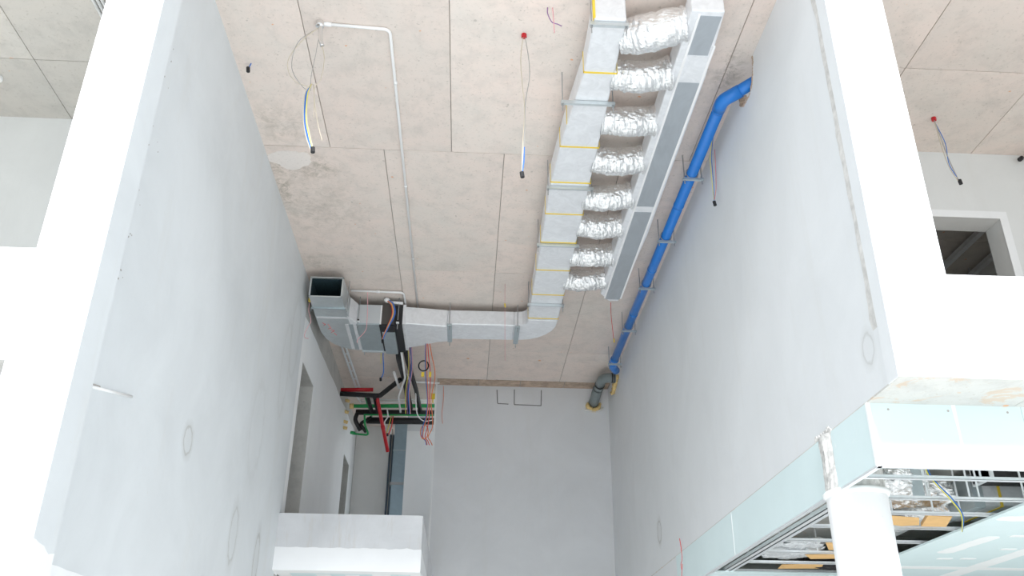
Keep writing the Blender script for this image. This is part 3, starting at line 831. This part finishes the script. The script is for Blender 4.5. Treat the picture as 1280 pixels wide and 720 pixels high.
MB().tube(spline([(-6.62, 10.05, 9.55), (-6.64, 10.06, 9.40), (-6.60, 10.06, 9.2)]), 0.008, 6).build('cable', 'w_grey', b2)
b3 = thing('cable_elbow', (8.33, 10.88, 9.55), 'chrome cable elbow with dark end where room ceiling meets wall', 'fitting')
MB().tube(spline([(8.42, 10.86, 9.60), (8.36, 10.84, 9.54), (8.24, 10.83, 9.46)]), 0.035, 10).build('elbow', 'chrome', b3, smooth=True)
MB().tube([(8.25, 10.83, 9.47), (8.20, 10.82, 9.43)], 0.036, 10).build('end_cap', 'black', b3)


# ================================================================== HANGING CABLES
def cable(name, label, group, strands, cap=None, top=None, loc=None):
    loc = loc or strands[0][1][0]
    t = thing(name, loc, label, 'cable', group)
    for m, pts, r in strands:
        MB().tube(spline(pts, 6), r, 5).build('strand', m, t, smooth=True)
    if cap:
        MB().tube([(cap[0], cap[1], cap[2] + 0.05), (cap[0] + 0.01, cap[1], cap[2] - 0.02)], 0.026, 8).build('end_cap', 'black', t)
    if top:
        MB().tube([(top[0], top[1], ZC), (top[0], top[1], ZC - 0.05)], 0.035, 8).build('ceiling_socket', 'red', t)
    return t


G = 'cables hanging from the ceiling'
S1 = [('w_tan', [(-2.05, 8.70, 9.5), (-2.22, 8.70, 9.3), (-2.36, 8.7, 9.0), (-2.34, 8.7, 8.78), (-2.22, 8.7, 8.62), (-2.05, 8.7, 8.56)], 0.005),
      ('w_grey', [(-2.06, 8.71, 9.5), (-2.28, 8.70, 9.25), (-2.31, 8.7, 8.85), (-2.16, 8.7, 8.58), (-2.06, 8.7, 8.5)], 0.005),
      ('w_grey', [(-2.03, 8.7, 9.5), (-2.04, 8.7, 9.1), (-2.06, 8.7, 8.7), (-2.04, 8.7, 8.5)], 0.005),
      ('w_tan', [(-1.98, 8.7, 9.22), (-1.93, 8.7, 9.0), (-1.94, 8.7, 8.7), (-2.0, 8.7, 8.55), (-1.98, 8.7, 8.3), (-1.96, 8.70, 8.1)], 0.005),
      ('w_tan', [(-2.02, 8.7, 8.6), (-1.97, 8.7, 8.3), (-1.90, 8.7, 8.0), (-1.83, 8.7, 7.78)], 0.005)]
for k, (m, dx) in enumerate((('w_blue', -0.014), ('w_tan', -0.024), ('w_yel', 0.004), ('w_tan', 0.016), ('w_blue', -0.004), ('w_yel', 0.010))):
    S1.append((m, [(-2.04 + dx * 0.3, 8.7 - 0.01 * (k % 2), 8.6), (-2.08 + dx, 8.7, 8.45), (-2.06 + dx, 8.7, 8.1), (-2.0 + dx * 1.2, 8.7, 7.85), (-1.93 + dx * 0.8, 8.7, 7.64)], 0.0065))
cable('hanging_cable', 'bundle of blue and yellow cables looping down from the chrome junction box', G, S1, cap=(-1.93, 8.70, 7.63))
cable('hanging_cable', 'thin twin cable hanging from a red socket beside the foil duct', G,
      [('w_tan', [(0.53, 8.77, 9.58), (0.50, 8.77, 9.2), (0.52, 8.77, 8.8), (0.55, 8.77, 8.4), (0.53, 8.77, 7.9), (0.52, 8.77, 7.46)], 0.006),
       ('w_grey', [(0.55, 8.77, 9.58), (0.60, 8.77, 9.2), (0.61, 8.77, 8.9), (0.56, 8.77, 8.5), (0.55, 8.77, 8.0), (0.52, 8.77, 7.5)], 0.006),
       ('w_blue', [(0.55, 8.77, 7.85), (0.545, 8.775, 7.65), (0.525, 8.77, 7.48)], 0.008)], cap=(0.52, 8.77, 7.44), top=(0.54, 8.77))
cable('hanging_cable', 'pink and purple wires curling out of the ceiling at the top edge', G,
      [('w_pink', [(0.86, 8.28, 9.6), (0.87, 8.28, 9.45), (0.88, 8.28, 9.2)], 0.007),
       ('w_purple', [(0.80, 8.28, 9.6), (0.80, 8.28, 9.5), (0.85, 8.28, 9.37), (0.92, 8.28, 9.34), (0.97, 8.28, 9.31)], 0.007)])
cable('hanging_cable', 'pale yellow and blue cable dangling past the right wall below the blue pipe', G,
      [('w_yel', [(3.40, 10.2, 9.6), (3.42, 10.72, 9.25), (3.46, 10.9, 9.05), (3.47, 10.95, 8.8), (3.47, 10.95, 8.58)], 0.005),
       ('w_blue', [(3.42, 10.3, 9.6), (3.45, 10.75, 9.3), (3.48, 10.9, 9.1), (3.49, 10.95, 8.8), (3.47, 10.95, 8.58)], 0.006),
       ('w_red', [(3.50, 10.75, 9.35), (3.53, 10.9, 9.1), (3.52, 10.95, 8.8), (3.48, 10.95, 8.6)], 0.004)], cap=(3.47, 10.95, 8.52))
cable('hanging_cable', 'grey-blue cable hanging from a red socket in front of the side room wall', G,
      [('w_grey', [(6.56, 10.12, 9.58), (6.60, 10.12, 9.2), (6.63, 10.12, 8.9), (6.70, 10.12, 8.52)], 0.008),
       ('w_blue', [(6.57, 10.12, 9.5), (6.64, 10.12, 9.15), (6.62, 10.12, 8.8), (6.71, 10.12, 8.52)], 0.006),
       ('w_tan', [(6.56, 10.12, 9.5), (6.575, 10.12, 9.1), (6.61, 10.12, 8.75), (6.69, 10.12, 8.52)], 0.006)], cap=(6.71, 10.12, 8.49), top=(6.56, 10.12))
cable('socket_cap', 'small black socket hanging from the ceiling by the left wall', G,
      [('w_blue', [(-3.08, 9.55, 9.6), (-3.10, 9.57, 9.56), (-3.12, 9.58, 9.53)], 0.008)], cap=(-3.12, 9.58, 9.50))
fy = fy0 - 0.06
cable('unit_wiring', 'twisted coloured wires dangling across the fan coil unit front', None,
      [(m, [(-1.76 + d, fy, 9.52), (-1.66 + d, fy - 0.01, 9.42), (-1.62 + d, fy - 0.02, 9.2), (-1.70 + d * 0.6, fy - 0.02, 8.95), (-1.78 + d * 0.4, fy - 0.02, 8.72), (-1.80 + d * 0.2, fy - 0.02, 8.60)], 0.010)
       for m, d in (('w_blue', 0.02), ('w_yel', -0.008), ('w_red', -0.025), ('w_purple', 0.005), ('w_blue', 0.03))], cap=(-1.80, fy - 0.02, 8.58))
cable('unit_wiring', 'thin peach wire drooping over the light grey unit panel', None,
      [('w_pink', [(-2.15, 16.34, 9.58), (-2.14, 16.5, 9.3), (-2.14, 16.6, 9.0), (-2.16, 16.62, 8.8), (-2.30, 16.65, 8.62), (-2.30, 16.65, 8.55)], 0.007)])
cable('unit_wiring', 'pink wire curling down the left wall behind the silver duct', None,
      [('w_pink', [(-3.21, 16.0, 9.1), (-3.22, 16.05, 8.95), (-3.16, 16.08, 8.75), (-3.2, 16.1, 8.65), (-3.25, 16.1, 8.5), (-3.24, 16.1, 8.4), (-3.17, 16.1, 8.38)], 0.006)])
MB_y = thing('cable_gland', (-3.2, 15.95, 9.2), 'small yellow cable clip between silver duct and left wall', 'clip')
MB().box(-3.23, -3.17, 15.93, 15.98, 9.10, 9.18).tube([(-3.20, 15.95, 9.18), (-3.20, 15.95, 9.26)], 0.02, 8).build('clip_body', 'yellow', MB_y, bev=0.008)
cable('hanging_cable', 'bright blue and yellow cable hanging below the fan coil control box', G,
      [('w_blue', [(-1.93, 18.14, 9.0), (-1.95, 18.4, 8.97), (-1.93, 18.5, 8.75), (-1.93, 18.5, 8.6), (-1.97, 18.5, 8.5)], 0.012),
       ('w_yel', [(-1.96, 18.14, 9.0), (-2.0, 18.4, 8.98), (-2.0, 18.5, 8.85)], 0.008)], cap=(-1.98, 18.5, 8.46))
S2 = []
for m, d in (('w_purple', 0), ('w_blue', 0.03), ('w_yel', -0.03), ('w_pink', 0.05)):
    S2.append((m, [(-1.38 + d, 18.3, 9.2), (-1.40 + d, 19.2, 9.0), (-1.48 + d, 19.8, 8.7), (-1.47 + d * 1.3, 20.0, 8.4), (-1.45 + d * 1.4, 20.0, 8.2)], 0.009))
cable('hanging_cable', 'purple and yellow wires trailing from the unit past the black pipes', G, S2)
S3 = []
for m, d in (('w_orange', 0.0), ('w_red', 0.05), ('w_orange', 0.12), ('w_blue', -0.02)):
    S3.append((m, [(-0.98 + d * 0.5, 17.7, 9.08), (-1.0 + d, 18.3, 9.0), (-0.99 + d * 1.5, 18.9, 8.75), (-0.97 + d * 0.6, 19.5, 8.4), (-0.99 + d, 19.9, 8.15), (-1.06 + d * 1.6, 20.2, 7.95), (-1.08 + d, 20.3, 7.75), (-1.0 + d * 0.8, 20.3, 7.65), (-0.97 + d, 20.3, 7.55)], 0.011))
lo = [(-1.06 + 0.11 * math.cos(t * 0.7), 18.6, 8.86 + 0.12 * math.sin(t * 0.7)) for t in range(10)]
S3.append(('black', lo, 0.016))
lo2 = [(-1.05 + 0.09 * math.cos(t * 0.7), 20.25, 7.85 + 0.17 * math.sin(t * 0.7)) for t in range(10)]
S3.append(('w_orange', lo2, 0.012))
oc = cable('hanging_cable', 'orange-red wires hanging in a tangle with a dark coil', G, S3)
MB().box(-1.10, -1.04, 18.57, 18.62, 8.60, 8.70).box(-0.93, -0.88, 18.57, 18.62, 8.60, 8.71).build('yellow_tag', 'yellow', oc)
cable('hanging_cable', 'fine pink wire hanging in front of the foil cross run', G,
      [('w_pink', [(0.62, 15.9, 9.6), (0.62, 15.9, 9.3), (0.63, 15.9, 8.6), (0.64, 15.9, 7.95)], 0.004), ('yellow', [(0.62, 15.89, 9.16), (0.63, 15.89, 9.08)], 0.014)])
cable('hanging_cable', 'fine red wire with yellow tip hanging beside the blue pipe', G,
      [('w_red', [(2.85, 16.6, 9.6), (2.85, 16.62, 9.3), (2.87, 16.6, 8.9), (2.88, 16.6, 8.75)], 0.006), ('yellow', [(2.88, 16.6, 8.78), (2.885, 16.6, 8.70)], 0.014)])
cable('hanging_cable', 'fine orange wire hanging against the back wall edge', G,
      [('w_orange', [(-0.70, 21.77, 9.55), (-0.69, 21.77, 9.2), (-0.71, 21.77, 8.8), (-0.68, 21.77, 8.55)], 0.006)])

# ================================================================== CORRIDOR PIPEWORK
def pipe(name, label, strands, group=None, cat='pipe'):
    t = thing(name, strands[0][2][0], label, cat, group)
    for pname, m, pts, r in strands:
        MB().tube(fillet(pts, 0.09) if len(pts) > 2 else pts, r, 12).build(pname, m, t, smooth=True)
    return t


G2 = 'pipes crossing the corridor ceiling'
pipe('black_pipe', 'thick black insulated pipe dropping from the fan coil unit', [('run', 'black', [(-1.62, 18.1, 9.22), (-1.66, 19.2, 9.24), (-1.60, 20.6, 9.24), (-1.58, 22.6, 9.20)], 0.075)], G2)
pipe('black_pipe', 'second black insulated pipe beside a white tube below the unit', [('run', 'black', [(-1.50, 18.1, 9.25), (-1.48, 19.3, 9.25), (-1.36, 21.2, 9.22), (-1.30, 22.6, 9.12)], 0.055)], G2)
pipe('white_pipe', 'white drain tube running between the two black pipes', [('run', 'pvc', [(-1.56, 18.2, 9.11), (-1.56, 20.0, 9.09), (-1.80, 21.3, 9.06), (-1.80, 22.3, 9.0)], 0.026), ('run', 'pvc', [(-1.83, 19.95, 9.2), (-1.76, 20.9, 9.15)], 0.032)], G2)
pipe('white_pipe', 'white conduit on the ceiling crossing behind the orange wires', [('run', 'pvc', [(-1.62, 21.0, 9.568), (-1.55, 21.55, 9.568), (-0.8, 21.6, 9.568)], 0.028)], G2)
pipe('white_pipe', 'twin white conduits lying over the green pipe', [('run', 'pvc', [(-2.86, 22.45, 9.30), (-0.9, 22.45, 9.34)], 0.026), ('run', 'pvc', [(-2.86, 22.6, 9.42), (-0.9, 22.6, 9.45)], 0.026), ('run', 'pvc', [(-2.97, 22.0, 9.35), (-2.86, 22.45, 9.30)], 0.026)], G2)
pipe('red_pipe', 'bright red pipe stub leaving the left wall above a black one', [('run', 'red', [(XL - 0.02, 21.65, 9.33), (-2.48, 21.65, 9.36)], 0.052)], G2)
pipe('black_pipe', 'black insulated pipe leaving the left wall and angling to the unit', [('run', 'black', [(XL - 0.02, 21.6, 9.21), (-2.30, 21.65, 9.20), (-1.72, 20.5, 9.22)], 0.062), ('branch', 'black', [(-2.62, 21.6, 9.2), (-2.58, 22.6, 9.1)], 0.05), ('branch', 'black', [(-2.44, 21.6, 9.2), (-2.42, 22.6, 9.1)], 0.05)], G2)
pipe('red_pipe', 'long dark red pipe slanting down in front of the black pipes and riser recess', [('run', 'red', [(-2.38, 21.78, 9.30), (-2.37, 21.80, 9.16), (-2.06, 22.35, 7.95)], 0.046), ('joint', 'red', [(-2.215, 22.08, 8.555), (-2.195, 22.11, 8.475)], 0.054)], G2)
pipe('green_pipe', 'bright green pipe crossing the corridor under white conduits', [('run', 'green', [(-3.06, 22.55, 9.215), (-0.88, 22.55, 9.28)], 0.05), ('end_sleeve', 'foam', [(-3.16, 22.55, 9.21), (-3.05, 22.55, 9.215)], 0.07)], G2)
pipe('green_pipe', 'slim green pipe sloping back across the black pipes', [('run', 'green', [(-2.70, 21.9, 9.30), (-2.66, 23.3, 9.20)], 0.032)], G2)
pipe('green_pipe', 'thin green line between the two thick black pipes', [('run', 'green', [(-2.75, 22.5, 8.97), (-0.9, 22.5, 9.0)], 0.022)], G2)
pipe('green_pipe', 'green pipe loop with fittings below the black bundle at the left wall', [('run', 'green', [(-2.76, 22.6, 9.02), (-2.74, 22.7, 8.75), (-2.62, 22.75, 8.50), (-3.05, 22.75, 8.53)], 0.026), ('valve', 'green', [(-3.10, 22.75, 8.56), (-2.98, 22.75, 8.54)], 0.045)], G2)
pipe('black_pipe', 'thick black insulated pipe crossing just under the green pipe', [('run', 'black', [(-3.0, 22.7, 9.10), (-0.88, 22.7, 9.13)], 0.075), ('elbow', 'black', [(-2.95, 22.7, 9.10), (-3.02, 22.7, 8.9), (-2.85, 22.75, 8.62)], 0.055)], G2)
pipe('black_pipe', 'lowest thick black pipe crossing the corridor above the riser', [('run', 'black', [(-2.72, 22.85, 8.93), (-0.88, 22.85, 8.95)], 0.09), ('elbow', 'black', [(-2.6, 22.8, 9.0), (-2.88, 22.75, 8.8), (-2.7, 22.75, 8.58)], 0.045)], G2)
ys_ = thing('wall_sleeve', (-3.2, 22.6, 8.9), 'row of yellow foam-sealed pipe sleeves down the left corridor wall', 'sleeve')
for z in (9.36, 9.05, 8.78, 8.62):
    MB().tube([(XL - 0.02, 22.6, z + 0.03), (XL + 0.10, 22.6, z)], 0.042, 10).build('sleeve', 'foam', ys_, smooth=True)
ye = thing('pipe_tag', (-1.0, 22.3, 9.45), 'yellow tag beside the end wall on the green pipe', 'tag')
MB().box(-1.04, -0.92, 22.28, 22.34, 9.38, 9.53).tube([(-0.98, 22.31, 9.38), (-0.98, 22.4, 9.3)], 0.02, 6).build('tag_plate', 'yellow', ye, bev=0.01)
tr = thing('cable_tray', (-2.9, 20.4, 9.5), 'narrow galvanised cable tray slanting along the corridor ceiling', 'cable tray')
for dx in (-0.045, 0.045):
    MB().tube([(-2.97 + dx, 18.2, 9.50), (-2.88 + dx, 21.9, 9.44)], 0.026, 8).build('rail', 'steel', tr)
for k in range(7):
    t_ = (k + 0.5) / 7
    MB().box(-2.97 + 0.09 * t_ - 0.05, -2.97 + 0.09 * t_ + 0.05, 18.2 + 3.7 * t_ - 0.02, 18.2 + 3.7 * t_ + 0.02, 9.475 - 0.06 * t_, 9.49 - 0.06 * t_).build('rung', 'steel', tr)
cable('hanging_cable', 'red, yellow and grey wires bunched in front of the dark riser recess', G,
      [('w_red', [(-2.02, 22.7, 9.06), (-2.0, 22.4, 8.8), (-2.02, 22.4, 8.6), (-2.08, 22.4, 8.42)], 0.016),
       ('w_yel', [(-2.06, 22.7, 9.06), (-2.06, 22.4, 8.8), (-2.10, 22.4, 8.6), (-2.13, 22.4, 8.45)], 0.014),
       ('pvc', [(-2.16, 22.4, 9.1), (-2.13, 22.4, 8.9), (-2.2, 22.4, 8.75), (-2.17, 22.4, 8.6)], 0.018)], cap=(-2.11, 22.4, 8.4))
cable('hanging_cable', 'white flex sagging from the black pipes to the orange tangle', G,
      [('pvc', [(-1.37, 21.2, 9.2), (-1.36, 22.0, 8.9), (-1.2, 22.3, 8.78), (-0.95, 22.35, 8.82)], 0.014)])

rd = thing('riser_duct', (-1.9, 25.9, 0), 'blue-grey sheet metal riser duct in the dark recess behind the corridor', 'duct')
for z0, z1 in ((0.0, 7.75), (7.80, 8.72), (8.74, 9.5)):
    MB().box(-2.14, -1.62, 24.9, 25.45, z0, z1).build('duct_section', 'riser', rd, bev=0.01)
MB().box(-2.17, -1.59, 24.87, 25.48, 7.74, 7.81).build('flange', 'rod', rd)
MB().box(-2.15, -1.61, 24.89, 25.46, 8.715, 8.745).build('flange', 'galv_dark', rd)
rp = thing('riser_pipes', (-2.22, 25.6, 0), 'pair of dark vertical riser pipes beside the sheet metal riser', 'pipe')
for dx in (0, 0.075):
    MB().tube([(-2.27 + dx, 25.3, 0), (-2.27 + dx, 25.3, 9.3)], 0.03, 12).build('pipe_run', plain('dark_blue_pipe', (0.10, 0.135, 0.18), 0.4), rp, smooth=True)

# dark room behind the square opening: two light channels under its ceiling
for x, l in ((8.77, 'pale blue-grey cable tray under the dark room ceiling, running past the opening'), (9.45, 'pale blue-grey cable tray at the far side of the dark room ceiling')):
    t = thing('room_tray', (x, 13.5, 9.5), l, 'cable tray', 'trays in the dark room')
    MB().box(x - 0.05, x + 0.05, 11.4, 15.98, 9.42, 9.46).build('tray_base', 'steel', t)
    MB().box(x - 0.055, x - 0.045, 11.4, 15.98, 9.42, 9.50).build('tray_side', 'steel', t)
    for y in (12.6, 14.6):
        MB().tube([(x - 0.03, y, 9.46), (x - 0.03, y, ZC)], 0.01, 6).build('hanger_rod', 'rod', t)

# ================================================================== SUSPENDED CEILING
ZG = 3.72
gd = thing('ceiling_grid', (4.7, 10.5, ZG), 'exposed galvanised ceiling grid behind the round column', 'ceiling grid')
chy = [7.95, 8.72, 9.39, 10.13, 10.96, 11.75, 12.54, 13.28]
for i, y in enumerate(chy):
    x1 = 9.55
    MB().box(XB + 0.03 if i < 2 else 3.80, x1, y - 0.024, y + 0.024, ZG - 0.004, ZG + 0.004).box(XB + 0.03 if i < 2 else 3.80, x1, y - 0.024, y - 0.020, ZG, ZG + 0.03).build('furring_channel', 'steel', gd)
for x in (3.78, 3.86):
    MB().box(x - 0.03, x + 0.03, 8.80, 15.3, ZG - 0.012, ZG - 0.004).box(x - 0.03, x - 0.024, 8.80, 15.3, ZG - 0.012, ZG + 0.04).build('main_runner', 'steel', gd)
MB().box(XB + 0.016, XB + 0.05, 8.66, 15.3, ZB, ZB + 0.006).build('wall_angle', 'steel', gd)
hx = [(4.15, 8.72), (4.62, 8.72), (5.05, 8.72), (5.15, 8.72), (5.62, 8.72), (5.72, 8.72), (4.55, 9.39), (5.0, 9.39), (5.3, 9.39), (4.2, 7.95), (4.75, 7.95), (5.25, 7.95), (5.95, 7.95), (5.35, 10.13), (4.35, 10.13),
      (3.82, 9.8), (3.82, 10.9), (3.82, 12.2), (4.6, 10.96), (4.6, 11.75)]
for x, y in hx:
    MB().box(x - 0.009, x + 0.009, y - 0.004, y + 0.004, ZG, ZS).build('hanger', 'steel', gd)
MB().box(4.62, 4.74, 9.0, 9.02, ZG + 0.1, ZS).build('hanger_plate', 'galv_dark', gd)

bc = thing('suspended_ceiling', (7.5, 12.5, ZB - 0.01), 'green plasterboard suspended ceiling with white jointed seams', 'ceiling', kind='structure')
XE = 5.60
for x0, x1, y0, y1 in ((XE, 7.05, 8.45, 12.45), (7.054, 9.55, 8.45, 12.45), (7.054, 9.55, 12.454, 16.4), (XE, 7.05, 12.454, 13.20)):
    MB().box(x0, x1, y0, y1, ZB - 0.012, ZB + 0.012).build('plasterboard_panel', 'board', bc)
for x0, x1 in ((3.60, 5.30), (5.304, 7.05)):
    MB().box(x0, x1, 13.20, 16.4, ZB - 0.012, ZB + 0.012).build('plasterboard_panel', 'board', bc)


def smear(pts, w0, seed, z=None):
    """joint compound band of uneven width along a line"""
    z = ZB - 0.0135 - 0.0004 * (seed % 7)
    a, b = Vector((*pts[0], 0)), Vector((*pts[1], 0))
    d = (b - a).normalized()
    nrm = Vector((-d.y, d.x, 0))
    L, R = [], []
    for k in range(17):
        t = k / 16
        p = a.lerp(b, t)
        wv = w0 * (1 + 0.25 * noise.noise(Vector((t * 6 + seed, seed, 0)))) * (1 if 0 < k < 16 else 0.55)
        L.append((p + nrm * wv)[:2])
        R.append((p - nrm * wv)[:2])
    MB().prism(L + R[::-1], z, ZB - 0.0115).build('joint_compound', 'compound', bc)


smear([(XE + 0.01, 12.5), (9.5, 12.5)], 0.10, 1)
smear([(7.05, 8.6), (7.05, 13.6)], 0.13, 2)
smear([(6.08, 11.4), (6.16, 10.3)], 0.105, 3)
smear([(5.68, 9.35), (6.6, 9.35)], 0.11, 4)
for x, y in ((6.30, 11.78), (6.60, 11.75), (6.42, 10.25), (6.75, 11.05)):
    smear([(x - 0.1, y), (x + 0.1, y)], 0.045, x)
smear([(3.7, 14.4), (9.5, 14.4)], 0.10, 6)

# things lying in the ceiling void
Gc = 'cardboard pieces lying on the ceiling grid'


def sheet(name, pts, z0, mat, label, group=None, th=0.006, cat='cardboard'):
    o = tag(MB().prism(pts, z0, z0 + th).build(name, mat), label, cat, group)
    return o


def crumple(name, label, cat, c, size, mat, seed, group=None):
    v_, f_ = [], []
    nu, nv = 64, 30
    for i in range(nu):
        for j in range(nv):
            a, b = 2 * math.pi * i / nu, math.pi * (j + 0.5) / nv
            p = Vector((math.cos(a) * math.sin(b), math.sin(a) * math.sin(b), math.cos(b)))
            q = p * 3.0 + Vector((seed, seed * 0.7, 0))
            s = 0.95 + 0.35 * noise.noise(p * 1.6 + Vector((seed, 0, 0))) + 0.22 * (1 - 2 * abs(noise.noise(q))) * 0.8 + 0.12 * (1 - 2 * abs(noise.noise(q * 2.7)))
            v_.append((c[0] + p.x * size[0] * s, c[1] + p.y * size[1] * s, c[2] + p.z * size[2] * s))
    for i in range(nu):
        for j in range(nv - 1):
            f_.append((i * nv + j, ((i + 1) % nu) * nv + j, ((i + 1) % nu) * nv + j + 1, i * nv + j + 1))
    f_ += [tuple(i * nv for i in range(nu)), tuple(i * nv + nv - 1 for i in reversed(range(nu)))]
    return tag(MB().add(v_, f_).build(name, mat), label, cat, group)


bxc = thing('cardboard_box', (5.15, 9.85, ZG + 0.01), 'flattened tan cardboard box lying on the ceiling grid right of the column', 'box', Gc)
MB().prism([(4.98, 9.48), (5.27, 9.52), (5.45, 10.02), (5.16, 10.02)], ZG + 0.006, ZG + 0.05).build('box_body', 'card', bxc, bev=0.004)
MB().prism([(4.92, 9.42), (5.28, 9.46), (5.28, 9.54), (4.94, 9.52)], ZG + 0.04, ZG + 0.048).build('flap', 'black', bxc)
sheet('cardboard_sheet', [(4.62, 9.55), (4.95, 9.62), (5.12, 9.98), (4.95, 10.05), (4.7, 9.95)], ZG + 0.012, 'card', 'torn tan cardboard sheet between two channels next to the round column', Gc)
sheet('cardboard_sheet', [(4.50, 11.2), (4.95, 11.12), (5.1, 11.6), (4.72, 11.68)], ZG + 0.03, 'card', 'curved tan cardboard piece left of the column, uppermost of three', Gc)
sheet('cardboard_sheet', [(4.52, 12.0), (5.1, 11.85), (5.2, 12.2), (4.7, 12.3)], ZG + 0.02, 'card', 'tan cardboard strip left of the column, middle of three', Gc)
sheet('cardboard_sheet', [(4.45, 12.75), (5.0, 12.62), (5.1, 13.0), (4.5, 13.08)], ZG + 0.012, 'card', 'tan cardboard piece left of the column, lowest of three', Gc)
crumple('foil_bundle', 'crumpled foil insulation bundle above the cardboard box', 'insulation', (4.98, 9.72, 4.04), (0.42, 0.30, 0.14), 'foil_flex', 3.1, 'foil insulation in the ceiling void')
crumple('foil_bundle', 'crumpled foil insulation heap beside the collar of the round column', 'insulation', (4.48, 9.30, 4.03), (0.30, 0.36, 0.15), 'foil_flex', 8.4, 'foil insulation in the ceiling void')
crumple('plastic_film', 'crumpled clear plastic film over cardboard left of the column', 'plastic film', (4.35, 12.1, 3.84), (0.36, 0.55, 0.08), 'film', 5.5)
crumple('black_film', 'shiny black plastic wrap lying low beside the column', 'plastic film', (5.15, 12.95, 3.80), (0.42, 0.16, 0.07), 'black', 2.2)
crumple('foil_bundle', 'crumpled foil insulation strip at the plasterboard edge', 'insulation', (5.0, 11.0, 3.93), (0.24, 0.42, 0.12), 'foil_flex', 6.7, 'foil insulation in the ceiling void')
vd = thing('void_duct', (7.2, 9.95, 3.95), 'dull foil-wrapped duct with a yellow strap above the plasterboard edge', 'duct')
MB().box(5.62, 9.5, 9.45, 10.25, 3.84, 4.16).build('duct_section', 'foil', vd, bev=0.02)
MB().box(5.50, 5.62, 9.43, 10.27, 3.82, 4.18).build('flange', 'galv_dark', vd)
MB().tube(spline([(5.55, 9.95, 4.02), (5.47, 10.2, 4.02), (5.42, 10.6, 4.02), (5.42, 11.2, 4.02), (5.44, 11.9, 4.02)]), 0.16, 24, True,
          lambda t, a: 0.15 + 0.012 * noise.noise(Vector((t * 30, math.cos(a) * 3, math.sin(a) * 3))) + 0.008 * abs(math.sin(t * 60))).build('flexible_sleeve', 'foil_flex', vd)
MB().box(5.80, 5.83, 9.444, 10.256, 3.834, 4.166).build('yellow_strap', 'yellow', vd)
dk = thing('void_box', (6.4, 8.95, 4.1), 'black insulated box hanging in the ceiling void behind the grid hangers', 'box')
MB().box(5.45, 9.4, 8.95, 9.30, 4.02, 4.25).build('box_body', 'black', dk, bev=0.01)
MB().box(5.45, 5.49, 8.94, 9.31, 4.01, 4.28).build('bracket', 'steel', dk)
cable('hanging_cable', 'blue and yellow cable dropping through the grid onto the green plasterboard', 'cables hanging from the ceiling',
      [('w_blue', [(4.62, 8.60, 4.28), (4.62, 8.62, 4.0), (4.68, 8.60, 3.85), (4.80, 8.6, 3.70), (4.87, 8.6, 3.55), (4.83, 8.6, 3.38)], 0.0065),
       ('w_yel', [(4.60, 8.60, 4.28), (4.60, 8.62, 4.0), (4.66, 8.60, 3.85), (4.775, 8.6, 3.70), (4.855, 8.6, 3.55), (4.83, 8.6, 3.38)], 0.0065)])
